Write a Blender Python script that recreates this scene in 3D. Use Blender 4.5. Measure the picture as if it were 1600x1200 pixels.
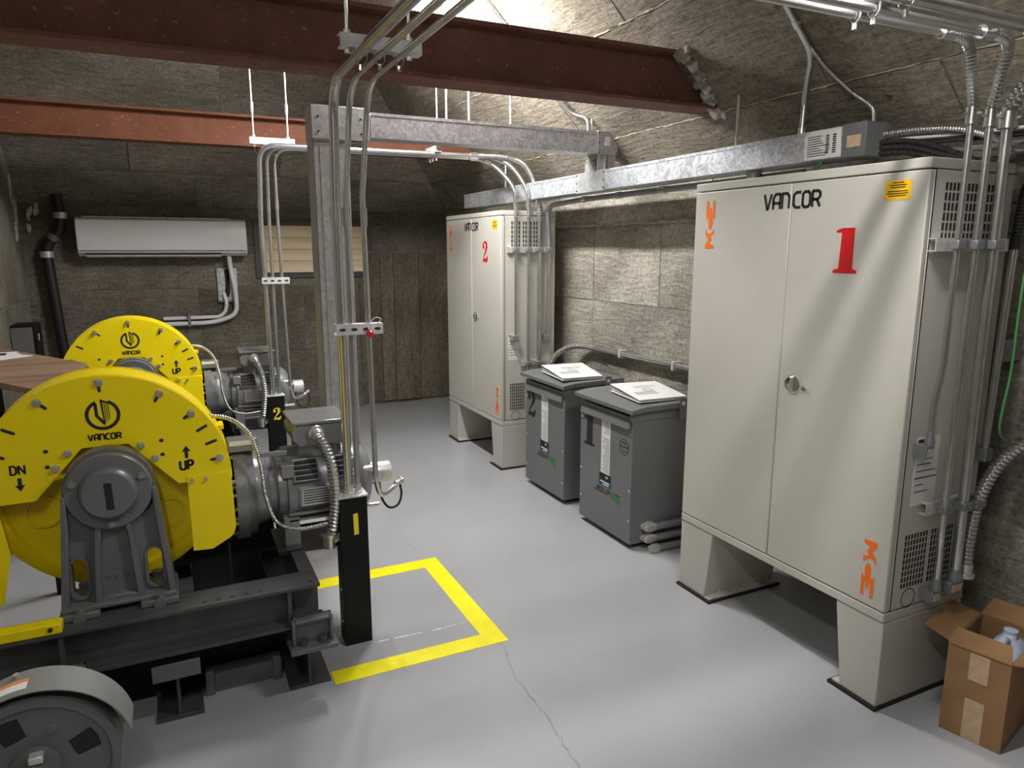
import bpy, bmesh, math, random
from mathutils import Vector as V, Matrix
random.seed(7)
PI = math.pi
for o in list(bpy.data.objects): bpy.data.objects.remove(o)
COL = bpy.context.scene.collection
sc = bpy.context.scene

# ------------------------------------------------------------------ camera
F_PX = 1112.0; PITCH = math.radians(10.69); YAW = math.radians(25.7); EYE = V((0, 0, 1.6))
cd = bpy.data.cameras.new('camera'); cam = bpy.data.objects.new('camera', cd); COL.objects.link(cam)
cam.location = EYE; cam.rotation_euler = (PI/2 - PITCH, 0, -YAW)
cd.sensor_width = 36; cd.lens = 36*F_PX/1600; cd.clip_start = 0.05
sc.camera = cam
FW = V((math.sin(YAW)*math.cos(PITCH), math.cos(YAW)*math.cos(PITCH), -math.sin(PITCH)))
RT = V((math.cos(YAW), -math.sin(YAW), 0)); UP = RT.cross(FW)
def at(px, py, ax, val):
    """real point on the plane x/y/z = val that the photograph shows at a pixel"""
    d = FW*F_PX + RT*(px-800) + UP*(600-py); i = 'xyz'.index(ax)
    return EYE + d*((val-EYE[i])/d[i])

# ------------------------------------------------------------------ world, exposure
w = bpy.data.worlds.new('world'); sc.world = w; w.use_nodes = True
w.node_tree.nodes['Background'].inputs[0].default_value = (0.5, 0.52, 0.55, 1)
w.node_tree.nodes['Background'].inputs[1].default_value = 0.02
sc.view_settings.view_transform = 'Standard'; sc.view_settings.look = 'None'
sc.view_settings.gamma = 1; sc.view_settings.use_curve_mapping = False
sc.view_settings.exposure = 0.16
LAMP_POWER = 210.0          # emission of the LED diffusers

# ------------------------------------------------------------------ materials
MATS = {}
def mat(name, col, rough=0.5, metal=0.0, var=0.0, scale=6.0, bump=0.0, bscale=40.0, emit=None, spec=0.5, coat=0.0):
    if name in MATS: return MATS[name]
    m = bpy.data.materials.new(name); m.use_nodes = True; nt = m.node_tree; n = nt.nodes; L = nt.links
    p = n['Principled BSDF']; p.inputs['Base Color'].default_value = (*col, 1)
    p.inputs['Roughness'].default_value = rough; p.inputs['Metallic'].default_value = metal
    p.inputs['Specular IOR Level'].default_value = spec; p.inputs['Coat Weight'].default_value = coat
    if var or bump:
        tc = n.new('ShaderNodeTexCoord')
    if var:
        nz = n.new('ShaderNodeTexNoise'); nz.inputs['Scale'].default_value = scale; nz.inputs['Detail'].default_value = 5
        L.new(tc.outputs['Object'], nz.inputs['Vector'])
        r = n.new('ShaderNodeMapRange'); r.inputs[1].default_value = 0.3; r.inputs[2].default_value = 0.7
        r.inputs[3].default_value = 1-var; r.inputs[4].default_value = 1+var
        L.new(nz.outputs['Fac'], r.inputs[0])
        mx = n.new('ShaderNodeVectorMath'); mx.operation = 'SCALE'; mx.inputs[0].default_value = col
        L.new(r.outputs[0], mx.inputs['Scale']); L.new(mx.outputs[0], p.inputs['Base Color'])
    if bump:
        nb = n.new('ShaderNodeTexNoise'); nb.inputs['Scale'].default_value = bscale; nb.inputs['Detail'].default_value = 3
        L.new(tc.outputs['Object'], nb.inputs['Vector'])
        b = n.new('ShaderNodeBump'); b.inputs['Strength'].default_value = bump; b.inputs['Distance'].default_value = 0.01
        L.new(nb.outputs['Fac'], b.inputs['Height']); L.new(b.outputs[0], p.inputs['Normal'])
    if emit:
        p.inputs['Emission Color'].default_value = (*emit[0], 1); p.inputs['Emission Strength'].default_value = emit[1]
    MATS[name] = m; return m

def nodes_mat(name):
    m = bpy.data.materials.new(name); m.use_nodes = True; MATS[name] = m
    return m, m.node_tree.nodes, m.node_tree.links, m.node_tree.nodes['Principled BSDF']
def ramp(n, stops, interp='LINEAR'):
    r = n.new('ShaderNodeValToRGB'); r.color_ramp.interpolation = interp; e = r.color_ramp.elements
    while len(e) < len(stops): e.new(0.5)
    for k, (pos, c) in enumerate(stops): e[k].position = pos; e[k].color = (*c, 1) if len(c) == 3 else c
    return r

def concrete(name, base, grain_axis, dark=0.55, rnd=0.16, streak=False):
    """board-formed concrete: plywood grain printed into it, blotches, pits"""
    m, n, L, p = nodes_mat(name)
    tc = n.new('ShaderNodeTexCoord'); mp = n.new('ShaderNodeMapping'); L.new(tc.outputs['Object'], mp.inputs[0])
    s = [42, 42, 42]; s['xyz'.index(grain_axis)] = 8.0; mp.inputs['Scale'].default_value = s
    warp = n.new('ShaderNodeTexNoise'); warp.inputs['Scale'].default_value = 1.3; warp.inputs['Detail'].default_value = 2
    L.new(tc.outputs['Object'], warp.inputs[0])
    add = n.new('ShaderNodeMix'); add.data_type = 'VECTOR'; add.blend_type if hasattr(add, 'blend_type') else None
    vm = n.new('ShaderNodeVectorMath'); vm.operation = 'MULTIPLY_ADD'
    L.new(warp.outputs['Color'], vm.inputs[0]); vm.inputs[1].default_value = (5, 5, 5); L.new(mp.outputs[0], vm.inputs[2])
    n.remove(add)
    gr = n.new('ShaderNodeTexNoise'); gr.inputs['Scale'].default_value = 1.0; gr.inputs['Detail'].default_value = 8; gr.inputs['Roughness'].default_value = 0.65
    L.new(vm.outputs[0], gr.inputs[0])
    bl = n.new('ShaderNodeTexNoise'); bl.inputs['Scale'].default_value = 1.7; bl.inputs['Detail'].default_value = 6; bl.inputs['Roughness'].default_value = 0.6
    if streak:
        mp2 = n.new('ShaderNodeMapping'); mp2.inputs['Scale'].default_value = (1.6, 1.6, 0.8); L.new(tc.outputs['Object'], mp2.inputs[0]); L.new(mp2.outputs[0], bl.inputs[0])
    else: L.new(tc.outputs['Object'], bl.inputs[0])
    c1 = ramp(n, [(0.28, tuple(x*0.66 for x in base)), (0.52, base), (0.76, tuple(min(1, x*1.32) for x in base))])
    L.new(gr.outputs['Fac'], c1.inputs[0])
    c2 = ramp(n, [(0.32, (dark, dark*0.97, dark*0.92)), (0.58, (1.0, 1.0, 1.0)), (0.75, (1.3, 1.3, 1.28))])
    L.new(bl.outputs['Fac'], c2.inputs[0])
    mu = n.new('ShaderNodeMix'); mu.data_type = 'RGBA'; mu.blend_type = 'MULTIPLY'; mu.inputs[0].default_value = 1
    L.new(c1.outputs[0], mu.inputs[6]); L.new(c2.outputs[0], mu.inputs[7])
    oi = n.new('ShaderNodeObjectInfo'); mr = n.new('ShaderNodeMapRange'); mr.inputs[3].default_value = 1-rnd; mr.inputs[4].default_value = 1+rnd
    L.new(oi.outputs['Random'], mr.inputs[0])
    sc_ = n.new('ShaderNodeVectorMath'); sc_.operation = 'SCALE'; L.new(mu.outputs[2], sc_.inputs[0]); L.new(mr.outputs[0], sc_.inputs['Scale'])
    # pits
    vo = n.new('ShaderNodeTexNoise'); vo.inputs['Scale'].default_value = 26; vo.inputs['Detail'].default_value = 2; L.new(tc.outputs['Object'], vo.inputs[0])
    pr = ramp(n, [(0.22, (0.45, 0.45, 0.45)), (0.30, (1, 1, 1))]); L.new(vo.outputs['Fac'], pr.inputs[0])
    m2 = n.new('ShaderNodeMix'); m2.data_type = 'RGBA'; m2.blend_type = 'MULTIPLY'; m2.inputs[0].default_value = 0.8
    L.new(sc_.outputs[0], m2.inputs[6]); L.new(pr.outputs[0], m2.inputs[7])
    fs = n.new('ShaderNodeTexNoise'); fs.inputs['Scale'].default_value = 48; fs.inputs['Detail'].default_value = 6; fs.inputs['Roughness'].default_value = 0.75; L.new(tc.outputs['Object'], fs.inputs[0])
    fr = ramp(n, [(0.32, (0.38, 0.37, 0.36)), (0.48, (1, 1, 1)), (0.70, (1.6, 1.6, 1.58))]); L.new(fs.outputs['Fac'], fr.inputs[0])
    m3 = n.new('ShaderNodeMix'); m3.data_type = 'RGBA'; m3.blend_type = 'MULTIPLY'; m3.inputs[0].default_value = 0.75
    L.new(m2.outputs[2], m3.inputs[6]); L.new(fr.outputs[0], m3.inputs[7])
    L.new(m3.outputs[2], p.inputs['Base Color']); p.inputs['Roughness'].default_value = 0.88; p.inputs['Specular IOR Level'].default_value = 0.25
    ma = n.new('ShaderNodeMath'); ma.operation = 'MULTIPLY_ADD'; ma.inputs[1].default_value = 0.5
    L.new(pr.outputs[0], ma.inputs[0]); L.new(gr.outputs['Fac'], ma.inputs[2])
    b = n.new('ShaderNodeBump'); b.inputs['Strength'].default_value = 0.95; b.inputs['Distance'].default_value = 0.014
    L.new(ma.outputs[0], b.inputs['Height']); L.new(b.outputs[0], p.inputs['Normal'])
    return m
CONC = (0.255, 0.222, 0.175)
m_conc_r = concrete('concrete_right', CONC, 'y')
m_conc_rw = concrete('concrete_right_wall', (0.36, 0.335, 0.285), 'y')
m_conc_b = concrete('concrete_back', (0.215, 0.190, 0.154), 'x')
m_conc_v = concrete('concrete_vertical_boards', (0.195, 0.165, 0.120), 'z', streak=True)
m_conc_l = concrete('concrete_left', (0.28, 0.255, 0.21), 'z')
m_fin = mat('concrete_fin', (0.36, 0.32, 0.25), 0.9, 0, 0.3, 30, 0.8, 60)
m_patch = mat('rough_mortar', (0.55, 0.54, 0.52), 0.95, 0, 0.4, 25, 1.0, 30)

def floor_mat():
    m, n, L, p = nodes_mat('grey_epoxy_floor')
    tc = n.new('ShaderNodeTexCoord')
    a = n.new('ShaderNodeTexNoise'); a.inputs['Scale'].default_value = 1.1; a.inputs['Detail'].default_value = 2; L.new(tc.outputs['Object'], a.inputs[0])
    r = ramp(n, [(0.3, (0.36, 0.365, 0.38)), (0.7, (0.42, 0.425, 0.44))]); L.new(a.outputs['Fac'], r.inputs[0])
    s = n.new('ShaderNodeTexNoise'); s.inputs['Scale'].default_value = 45; s.inputs['Detail'].default_value = 2; L.new(tc.outputs['Object'], s.inputs[0])
    sr = ramp(n, [(0.20, (0.72, 0.72, 0.72)), (0.27, (1, 1, 1))]); L.new(s.outputs['Fac'], sr.inputs[0])
    mu = n.new('ShaderNodeMix'); mu.data_type = 'RGBA'; mu.blend_type = 'MULTIPLY'; mu.inputs[0].default_value = 0.7
    L.new(r.outputs[0], mu.inputs[6]); L.new(sr.outputs[0], mu.inputs[7]); L.new(mu.outputs[2], p.inputs['Base Color'])
    rr = n.new('ShaderNodeMapRange'); rr.inputs[3].default_value = 0.19; rr.inputs[4].default_value = 0.27; L.new(a.outputs['Fac'], rr.inputs[0]); L.new(rr.outputs[0], p.inputs['Roughness'])
    b1 = n.new('ShaderNodeTexNoise'); b1.inputs['Scale'].default_value = 9; b1.inputs['Detail'].default_value = 5; L.new(tc.outputs['Object'], b1.inputs[0])
    b = n.new('ShaderNodeBump'); b.inputs['Strength'].default_value = 0.22; b.inputs['Distance'].default_value = 0.01
    L.new(b1.outputs['Fac'], b.inputs['Height']); L.new(b.outputs[0], p.inputs['Normal'])
    return m
m_floor = floor_mat()

def rust_mat(name, lo, hi):
    m, n, L, p = nodes_mat(name); tc = n.new('ShaderNodeTexCoord')
    a = n.new('ShaderNodeTexNoise'); a.inputs['Scale'].default_value = 3; a.inputs['Detail'].default_value = 9; a.inputs['Roughness'].default_value = 0.7; L.new(tc.outputs['Object'], a.inputs[0])
    r = ramp(n, [(0.3, lo), (0.7, hi)]); L.new(a.outputs['Fac'], r.inputs[0])
    s = n.new('ShaderNodeTexNoise'); s.inputs['Scale'].default_value = 55; s.inputs['Detail'].default_value = 3; L.new(tc.outputs['Object'], s.inputs[0])
    sr = ramp(n, [(0.66, (0, 0, 0)), (0.74, (1, 1, 1))]); L.new(s.outputs['Fac'], sr.inputs[0])
    mx = n.new('ShaderNodeMix'); mx.data_type = 'RGBA'; L.new(sr.outputs[0], mx.inputs[0]); L.new(r.outputs[0], mx.inputs[6]); mx.inputs[7].default_value = (hi[0]*1.9, hi[1]*2.2, hi[2]*2.2, 1)
    L.new(mx.outputs[2], p.inputs['Base Color']); p.inputs['Roughness'].default_value = 0.72; p.inputs['Specular IOR Level'].default_value = 0.3
    b = n.new('ShaderNodeBump'); b.inputs['Strength'].default_value = 0.3; b.inputs['Distance'].default_value = 0.005
    L.new(s.outputs['Fac'], b.inputs['Height']); L.new(b.outputs[0], p.inputs['Normal']); return m
m_rust1 = rust_mat('rust_brown', (0.120, 0.054, 0.040), (0.225, 0.098, 0.070))
m_rust2 = rust_mat('rust_orange', (0.135, 0.048, 0.026), (0.215, 0.082, 0.045))

def galv_mat(name, lo, hi, rough=0.38, scale=26):
    m, n, L, p = nodes_mat(name); tc = n.new('ShaderNodeTexCoord')
    v = n.new('ShaderNodeTexVoronoi'); v.inputs['Scale'].default_value = scale
    wz = n.new('ShaderNodeTexNoise'); wz.inputs['Scale'].default_value = 9; wz.inputs['Detail'].default_value = 7; L.new(tc.outputs['Object'], wz.inputs[0])
    vm = n.new('ShaderNodeVectorMath'); vm.operation = 'MULTIPLY_ADD'; vm.inputs[1].default_value = (0.12, 0.12, 0.12); L.new(wz.outputs['Color'], vm.inputs[0]); L.new(tc.outputs['Object'], vm.inputs[2])
    L.new(vm.outputs[0], v.inputs['Vector'])
    mixv = n.new('ShaderNodeMix'); mixv.data_type = 'FLOAT'; mixv.inputs[0].default_value = 0.5
    sx = n.new('ShaderNodeSeparateColor'); L.new(v.outputs['Color'], sx.inputs[0]); L.new(sx.outputs[0], mixv.inputs[2]); L.new(wz.outputs['Fac'], mixv.inputs[3])
    r = ramp(n, [(0.25, lo), (0.75, hi)]); L.new(mixv.outputs[0], r.inputs[0]); L.new(r.outputs[0], p.inputs['Base Color'])
    p.inputs['Metallic'].default_value = 0.55
    rr = n.new('ShaderNodeMapRange'); rr.inputs[3].default_value = rough-0.08; rr.inputs[4].default_value = rough+0.12; L.new(mixv.outputs[0], rr.inputs[0]); L.new(rr.outputs[0], p.inputs['Roughness'])
    return m
m_galv = galv_mat('galvanised_steel', (0.44, 0.46, 0.50), (0.74, 0.76, 0.80), .36, 75)
m_galv2 = galv_mat('galvanised_steel_dull', (0.40, 0.405, 0.41), (0.54, 0.545, 0.55), 0.5, 60)
m_emt = mat('conduit_zinc', (0.58, 0.58, 0.58), 0.26, 0.92, 0.10, 12)
m_flex = mat('flex_zinc', (0.58, 0.58, 0.57), 0.3, 0.95)
m_strut = mat('strut_zinc', (0.70, 0.70, 0.69), 0.40, 0.45, 0.18, 25)
m_cast = mat('cast_fitting_grey', (0.30, 0.31, 0.32), 0.45, 0.6)
m_steel = mat('bright_steel', (0.70, 0.69, 0.66), 0.28, 0.8)
m_chrome = mat('chrome', (0.75, 0.75, 0.75), 0.12, 1.0)
m_beige = mat('beige_powdercoat', (0.545, 0.525, 0.47), 0.42, 0, 0.03, 3, 0.03, 150)
m_gap = mat('dark_gap', (0.02, 0.02, 0.02), 0.8)
m_black = mat('black_enamel', (0.006, 0.006, 0.0065), 0.5, spec=0.25)
m_rubber = mat('black_rubber', (0.012, 0.012, 0.012), 0.7)
m_yel = mat('yellow_enamel', (0.95, 0.75, 0.0), 0.38, 0, 0.03, 4, 0.04, 30)
m_ytape = mat('yellow_floor_paint', (1.0, 0.90, 0.0), 0.42, 0, 0.08, 9, 0.15, 40)
m_ymark = mat('yellow_stencil', (0.82, 0.66, 0.02), 0.5)
m_mach = mat('machine_grey', (0.15, 0.154, 0.16), 0.36, 0.1, 0.06, 8, 0.10, 90)
m_motor = mat('motor_grey', (0.26, 0.265, 0.27), 0.26, 0.35, 0.08, 8, 0.08, 60)
m_frame = mat('base_frame_charcoal', (0.080, 0.081, 0.084), 0.40, 0.2, 0.18, 10)
m_foot = mat('bracket_grey', (0.16, 0.16, 0.162), 0.5, 0.2, 0.1, 20)
m_trafo = mat('transformer_grey', (0.155, 0.158, 0.158), 0.34, 0, 0.03, 4)
m_white = mat('white_plastic', (0.88, 0.88, 0.89), 0.24)
m_paper = mat('paper_white', (0.74, 0.74, 0.72), 0.8)
m_ink = mat('black_ink', (0.012, 0.012, 0.013), 0.6)
m_grayink = mat('grey_print', (0.30, 0.30, 0.30), 0.7)
m_red = mat('red_vinyl', (0.60, 0.008, 0.012), 0.4)
m_orange = mat('orange_vinyl', (0.92, 0.17, 0.005), 0.45)
m_ysticker = mat('yellow_sticker', (0.90, 0.52, 0.01), 0.45)
m_osticker = mat('orange_sticker', (0.75, 0.28, 0.09), 0.5)
m_green = mat('green_vinyl', (0.03, 0.22, 0.05), 0.5)
m_blue = mat('blue_label', (0.01, 0.06, 0.16), 0.5)
m_card = mat('cardboard', (0.30, 0.165, 0.075), 0.85, 0, 0.10, 14, 0.1, 60)
m_cardin = mat('cardboard_inner', (0.24, 0.135, 0.065), 0.88, 0, 0.08, 14)
m_tape = mat('paper_tape', (0.55, 0.40, 0.25), 0.7, 0, 0.12, 40)
m_jug = mat('jug_plastic', (0.50, 0.56, 0.72), 0.35)
m_greenw = mat('green_wire', (0.10, 0.42, 0.12), 0.4)
m_redp = mat('red_plastic', (0.55, 0.01, 0.04), 0.35)
m_ywire = mat('yellow_streak', (0.75, 0.62, 0.08), 0.5)
m_led = mat('led_diffuser', (0.9, 0.9, 0.9), 0.5, emit=((1.0, 0.985, 0.965), LAMP_POWER*1.25))
m_led_a = mat('led_diffuser_near', (0.9, 0.9, 0.9), 0.5, emit=((1.0, 0.985, 0.965), LAMP_POWER*1.75))
m_led_fill = mat('led_diffuser_fill', (0.9, 0.9, 0.9), 0.5, emit=((1.0, 0.985, 0.965), LAMP_POWER*0.26))  # weak emission for the added fill light
m_crack = mat('crack_dirt', (0.24, 0.235, 0.23), 0.9)
m_scuff = mat('scuffed_paint', (0.66, 0.66, 0.66), 0.6)
m_pipe = mat('black_iron_pipe', (0.016, 0.015, 0.014), 0.5)

def wood_mat(name, lo, hi, axis=0, scale=7, rough=0.6, knots=False):
    m, n, L, p = nodes_mat(name); tc = n.new('ShaderNodeTexCoord'); mp = n.new('ShaderNodeMapping')
    s = [scale*3]*3; s[axis] = scale*0.22; mp.inputs['Scale'].default_value = s; L.new(tc.outputs['Object'], mp.inputs[0])
    a = n.new('ShaderNodeTexNoise'); a.inputs['Scale'].default_value = 1; a.inputs['Detail'].default_value = 6; a.inputs['Distortion'].default_value = 0.6; L.new(mp.outputs[0], a.inputs[0])
    r = ramp(n, [(0.3, lo), (0.62, hi)]); L.new(a.outputs['Fac'], r.inputs[0]); out = r.outputs[0]
    if knots:
        mp2 = n.new('ShaderNodeMapping'); s2 = [9, 9, 9]; s2[axis] = 4.5; mp2.inputs['Scale'].default_value = s2; L.new(tc.outputs['Object'], mp2.inputs[0])
        k = n.new('ShaderNodeTexVoronoi'); k.inputs['Scale'].default_value = 1; L.new(mp2.outputs[0], k.inputs['Vector'])
        kr = ramp(n, [(0.07, (0.12, 0.05, 0.02)), (0.15, (1, 1, 1))]); L.new(k.outputs['Distance'], kr.inputs[0])
        mu = n.new('ShaderNodeMix'); mu.data_type = 'RGBA'; mu.blend_type = 'MULTIPLY'; mu.inputs[0].default_value = 0.8; L.new(out, mu.inputs[6]); L.new(kr.outputs[0], mu.inputs[7]); out = mu.outputs[2]
    L.new(out, p.inputs['Base Color']); p.inputs['Roughness'].default_value = rough; return m
m_pine = wood_mat('pine_boards', (0.74, 0.54, 0.31), (0.90, 0.76, 0.53), 0, 5, 0.55, True)
m_ply = wood_mat('weathered_plywood', (0.12, 0.075, 0.052), (0.33, 0.21, 0.13), 0, 6, 0.6)
m_plyedge = mat('plywood_edge', (0.34, 0.17, 0.07), 0.8)

# ------------------------------------------------------------------ mesh helpers
OFF = V((0, 0, 0))          # where the thing being built is shifted to
ORG = {}
def frame(d):
    d = d.normalized(); a = V((0, 0, 1)) if abs(d.z) < 0.9 else V((1, 0, 0))
    u = d.cross(a).normalized(); return u, d.cross(u).normalized()
def rounded(pts, r, n=7):
    pts = [V(p) for p in pts]; out = [pts[0]]
    for i in range(1, len(pts)-1):
        a, b, c = pts[i-1], pts[i], pts[i+1]
        d1 = (a-b); d2 = (c-b); rr = min(r, d1.length*0.49, d2.length*0.49)
        p0 = b + d1.normalized()*rr; p1 = b + d2.normalized()*rr
        for k in range(n+1):
            t = k/n; out.append(p0*(1-t)**2 + b*2*t*(1-t) + p1*t*t)
    out.append(pts[-1]); return out
def spline(pts, n=10):
    pts = [V(p) for p in pts]; P = [pts[0]*2-pts[1]] + pts + [pts[-1]*2-pts[-2]]; out = []
    for i in range(1, len(P)-2):
        a, b, c, d = P[i-1:i+3]
        for k in range(n):
            t = k/n; out.append(0.5*((2*b)+(c-a)*t+(2*a-5*b+4*c-d)*t*t+(3*b-a-3*c+d)*t**3))
    out.append(pts[-1]); return out
def resample(pts, step):
    out = [pts[0]]; acc = 0
    for a, b in zip(pts, pts[1:]):
        L = (b-a).length; pos = step-acc
        while pos <= L: out.append(a+(b-a)*(pos/L)); pos += step
        acc = (acc+L) % step
    return out

class B:
    def __init__(s): s.v = []; s.f = []
    def quad(s, a, b, c, d):
        i = len(s.v); s.v += [V(a), V(b), V(c), V(d)]; s.f.append((i, i+1, i+2, i+3)); return s
    def box(s, x0, x1, y0, y1, z0, z1):
        return s.obox(V((x0, y0, z0)), V((x1-x0, 0, 0)), V((0, y1-y0, 0)), V((0, 0, z1-z0)))
    def obox(s, o, u, v, n):
        o, u, v, n = V(o), V(u), V(v), V(n); i = len(s.v)
        s.v += [o, o+u, o+u+v, o+v, o+n, o+u+n, o+u+v+n, o+v+n]
        F = [(0, 3, 2, 1), (4, 5, 6, 7), (0, 1, 5, 4), (1, 2, 6, 5), (2, 3, 7, 6), (3, 0, 4, 7)]
        if u.cross(v).dot(n) < 0: F = [tuple(reversed(f)) for f in F]
        s.f += [tuple(i+k for k in f) for f in F]; return s
    def cyl(s, a, b, r, r2=None, seg=20, caps=True):
        return s.rings([V(a), V(b)], [r, r if r2 is None else r2], seg, caps)
    def rings(s, pts, rad, seg=12, caps=True):
        pts = [V(p) for p in pts]; n = len(pts); base = len(s.v)
        d0 = (pts[1]-pts[0]); u, w_ = frame(d0)
        for k in range(n):
            if k == 0: d = pts[1]-pts[0]
            elif k == n-1: d = pts[-1]-pts[-2]
            else: d = pts[k+1]-pts[k-1]
            if d.length < 1e-9: d = d0
            d = d.normalized(); u = (u - d*u.dot(d))
            u = u.normalized() if u.length > 1e-6 else frame(d)[0]
            w_ = d.cross(u); d0 = d
            r = rad[k] if isinstance(rad, (list, tuple)) else rad
            for j in range(seg):
                a = 2*PI*j/seg; s.v.append(pts[k] + u*(r*math.cos(a)) + w_*(r*math.sin(a)))
        for k in range(n-1):
            for j in range(seg):
                a = base+k*seg+j; b = base+k*seg+(j+1) % seg; s.f.append((a, b, b+seg, a+seg))
        if caps:
            s.f.append(tuple(reversed(range(base, base+seg)))); s.f.append(tuple(range(base+(n-1)*seg, base+n*seg)))
        return s
    def lathe(s, o, axis, prof, seg=32, cap=True):
        """prof: (distance along the axis, radius)"""
        o = V(o); d = V(axis).normalized(); u, w_ = frame(d); base = len(s.v)
        for (h, r) in prof:
            for j in range(seg):
                a = 2*PI*j/seg; s.v.append(o + d*h + u*(r*math.cos(a)) + w_*(r*math.sin(a)))
        for k in range(len(prof)-1):
            for j in range(seg):
                a = base+k*seg+j; b = base+k*seg+(j+1) % seg; s.f.append((a, b, b+seg, a+seg))
        if cap and prof[0][1] > 1e-6: s.f.append(tuple(reversed(range(base, base+seg))))
        if cap and prof[-1][1] > 1e-6: s.f.append(tuple(range(base+(len(prof)-1)*seg, base+len(prof)*seg)))
        return s
    def prism(s, poly, o, u, v, n):
        """2-D outline in the (u, v) frame at o, thickened along n"""
        o, u, v, n = V(o), V(u), V(v), V(n); k = len(poly); i = len(s.v)
        ar = sum(poly[j][0]*poly[(j+1) % k][1]-poly[(j+1) % k][0]*poly[j][1] for j in range(k))
        if ar < 0: poly = list(reversed(poly))
        s.v += [o+u*a+v*b for a, b in poly] + [o+u*a+v*b+n for a, b in poly]
        flip = u.cross(v).dot(n) < 0
        def add(f): s.f.append(tuple(reversed(f)) if flip else tuple(f))
        add(tuple(reversed(range(i, i+k)))); add(tuple(range(i+k, i+2*k)))
        for j in range(k): add((i+j, i+(j+1) % k, i+k+(j+1) % k, i+k+j))
        return s
    def strip(s, outer, inner, o, u, v, n):
        """band between two outlines of equal length (open), thickened along n"""
        for j in range(len(outer)-1):
            s.prism([inner[j], outer[j], outer[j+1], inner[j+1]], o, u, v, n)
        return s
    def stroke(s, pts, wd, o, u, v, n, closed=False):
        if closed: pts = list(pts)+[pts[0]]
        for a, b in zip(pts, pts[1:]):
            dx, dy = b[0]-a[0], b[1]-a[1]; L = math.hypot(dx, dy) or 1
            ex, ey = dx/L*wd*0.5, dy/L*wd*0.5; px, py = -ey, ex; k = 0.35
            s.prism([(a[0]-ex*k+px, a[1]-ey*k+py), (a[0]-ex*k-px, a[1]-ey*k-py), (b[0]+ex*k-px, b[1]+ey*k-py), (b[0]+ex*k+px, b[1]+ey*k+py)], o, u, v, n)
        return s
    def build(s, name, m, parent=None, bevel=0.0, smooth=40, tri=False):
        vs = [V(p)+OFF for p in s.v]
        if parent is None:
            lo = [min(p[k] for p in vs) for k in range(3)]; hi = [max(p[k] for p in vs) for k in range(3)]
            org = V(((lo[0]+hi[0])/2, (lo[1]+hi[1])/2, lo[2]))
        else:
            c = V((0, 0, 0))
            for p in vs: c += p
            org = c/len(vs)
        me = bpy.data.meshes.new(name)
        me.from_pydata([tuple(p-org) for p in vs], [], s.f)
        if any(len(f) > 4 for f in s.f) or tri:
            bm = bmesh.new(); bm.from_mesh(me)
            bmesh.ops.triangulate(bm, faces=[f for f in bm.faces if len(f.verts) > 4 and len(f.verts) != 0])
            bm.to_mesh(me); bm.free()
        me.update()
        if smooth:
            me.shade_smooth(); me.set_sharp_from_angle(angle=math.radians(smooth))
        me.materials.append(m)
        o = bpy.data.objects.new(name, me); COL.objects.link(o); ORG[o.name] = org
        if parent is not None:
            o.parent = parent; o.location = org - ORG[parent.name]
        else: o.location = org
        if bevel:
            md = o.modifiers.new('bevel', 'BEVEL'); md.width = bevel; md.segments = 2; md.limit_method = 'ANGLE'; md.angle_limit = math.radians(50)
        return o
def tag(o, label=None, cat=None, group=None, kind=None):
    if label: o['label'] = label
    if cat: o['category'] = cat
    if group: o['group'] = group
    if kind: o['kind'] = kind
    return o
def thing(name, label, cat, loc, group=None):
    o = bpy.data.objects.new(name, None); COL.objects.link(o); o.empty_display_size = 0.1
    o.location = V(loc)+OFF; ORG[o.name] = V(loc)+OFF; return tag(o, label, cat, group)
def struct(name, b, m, label=None):
    o = b.build(name, m, smooth=0); o['kind'] = 'structure'
    return tag(o, label) if label else o
X_, Y_, Z_ = V((1, 0, 0)), V((0, 1, 0)), V((0, 0, 1))

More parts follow.
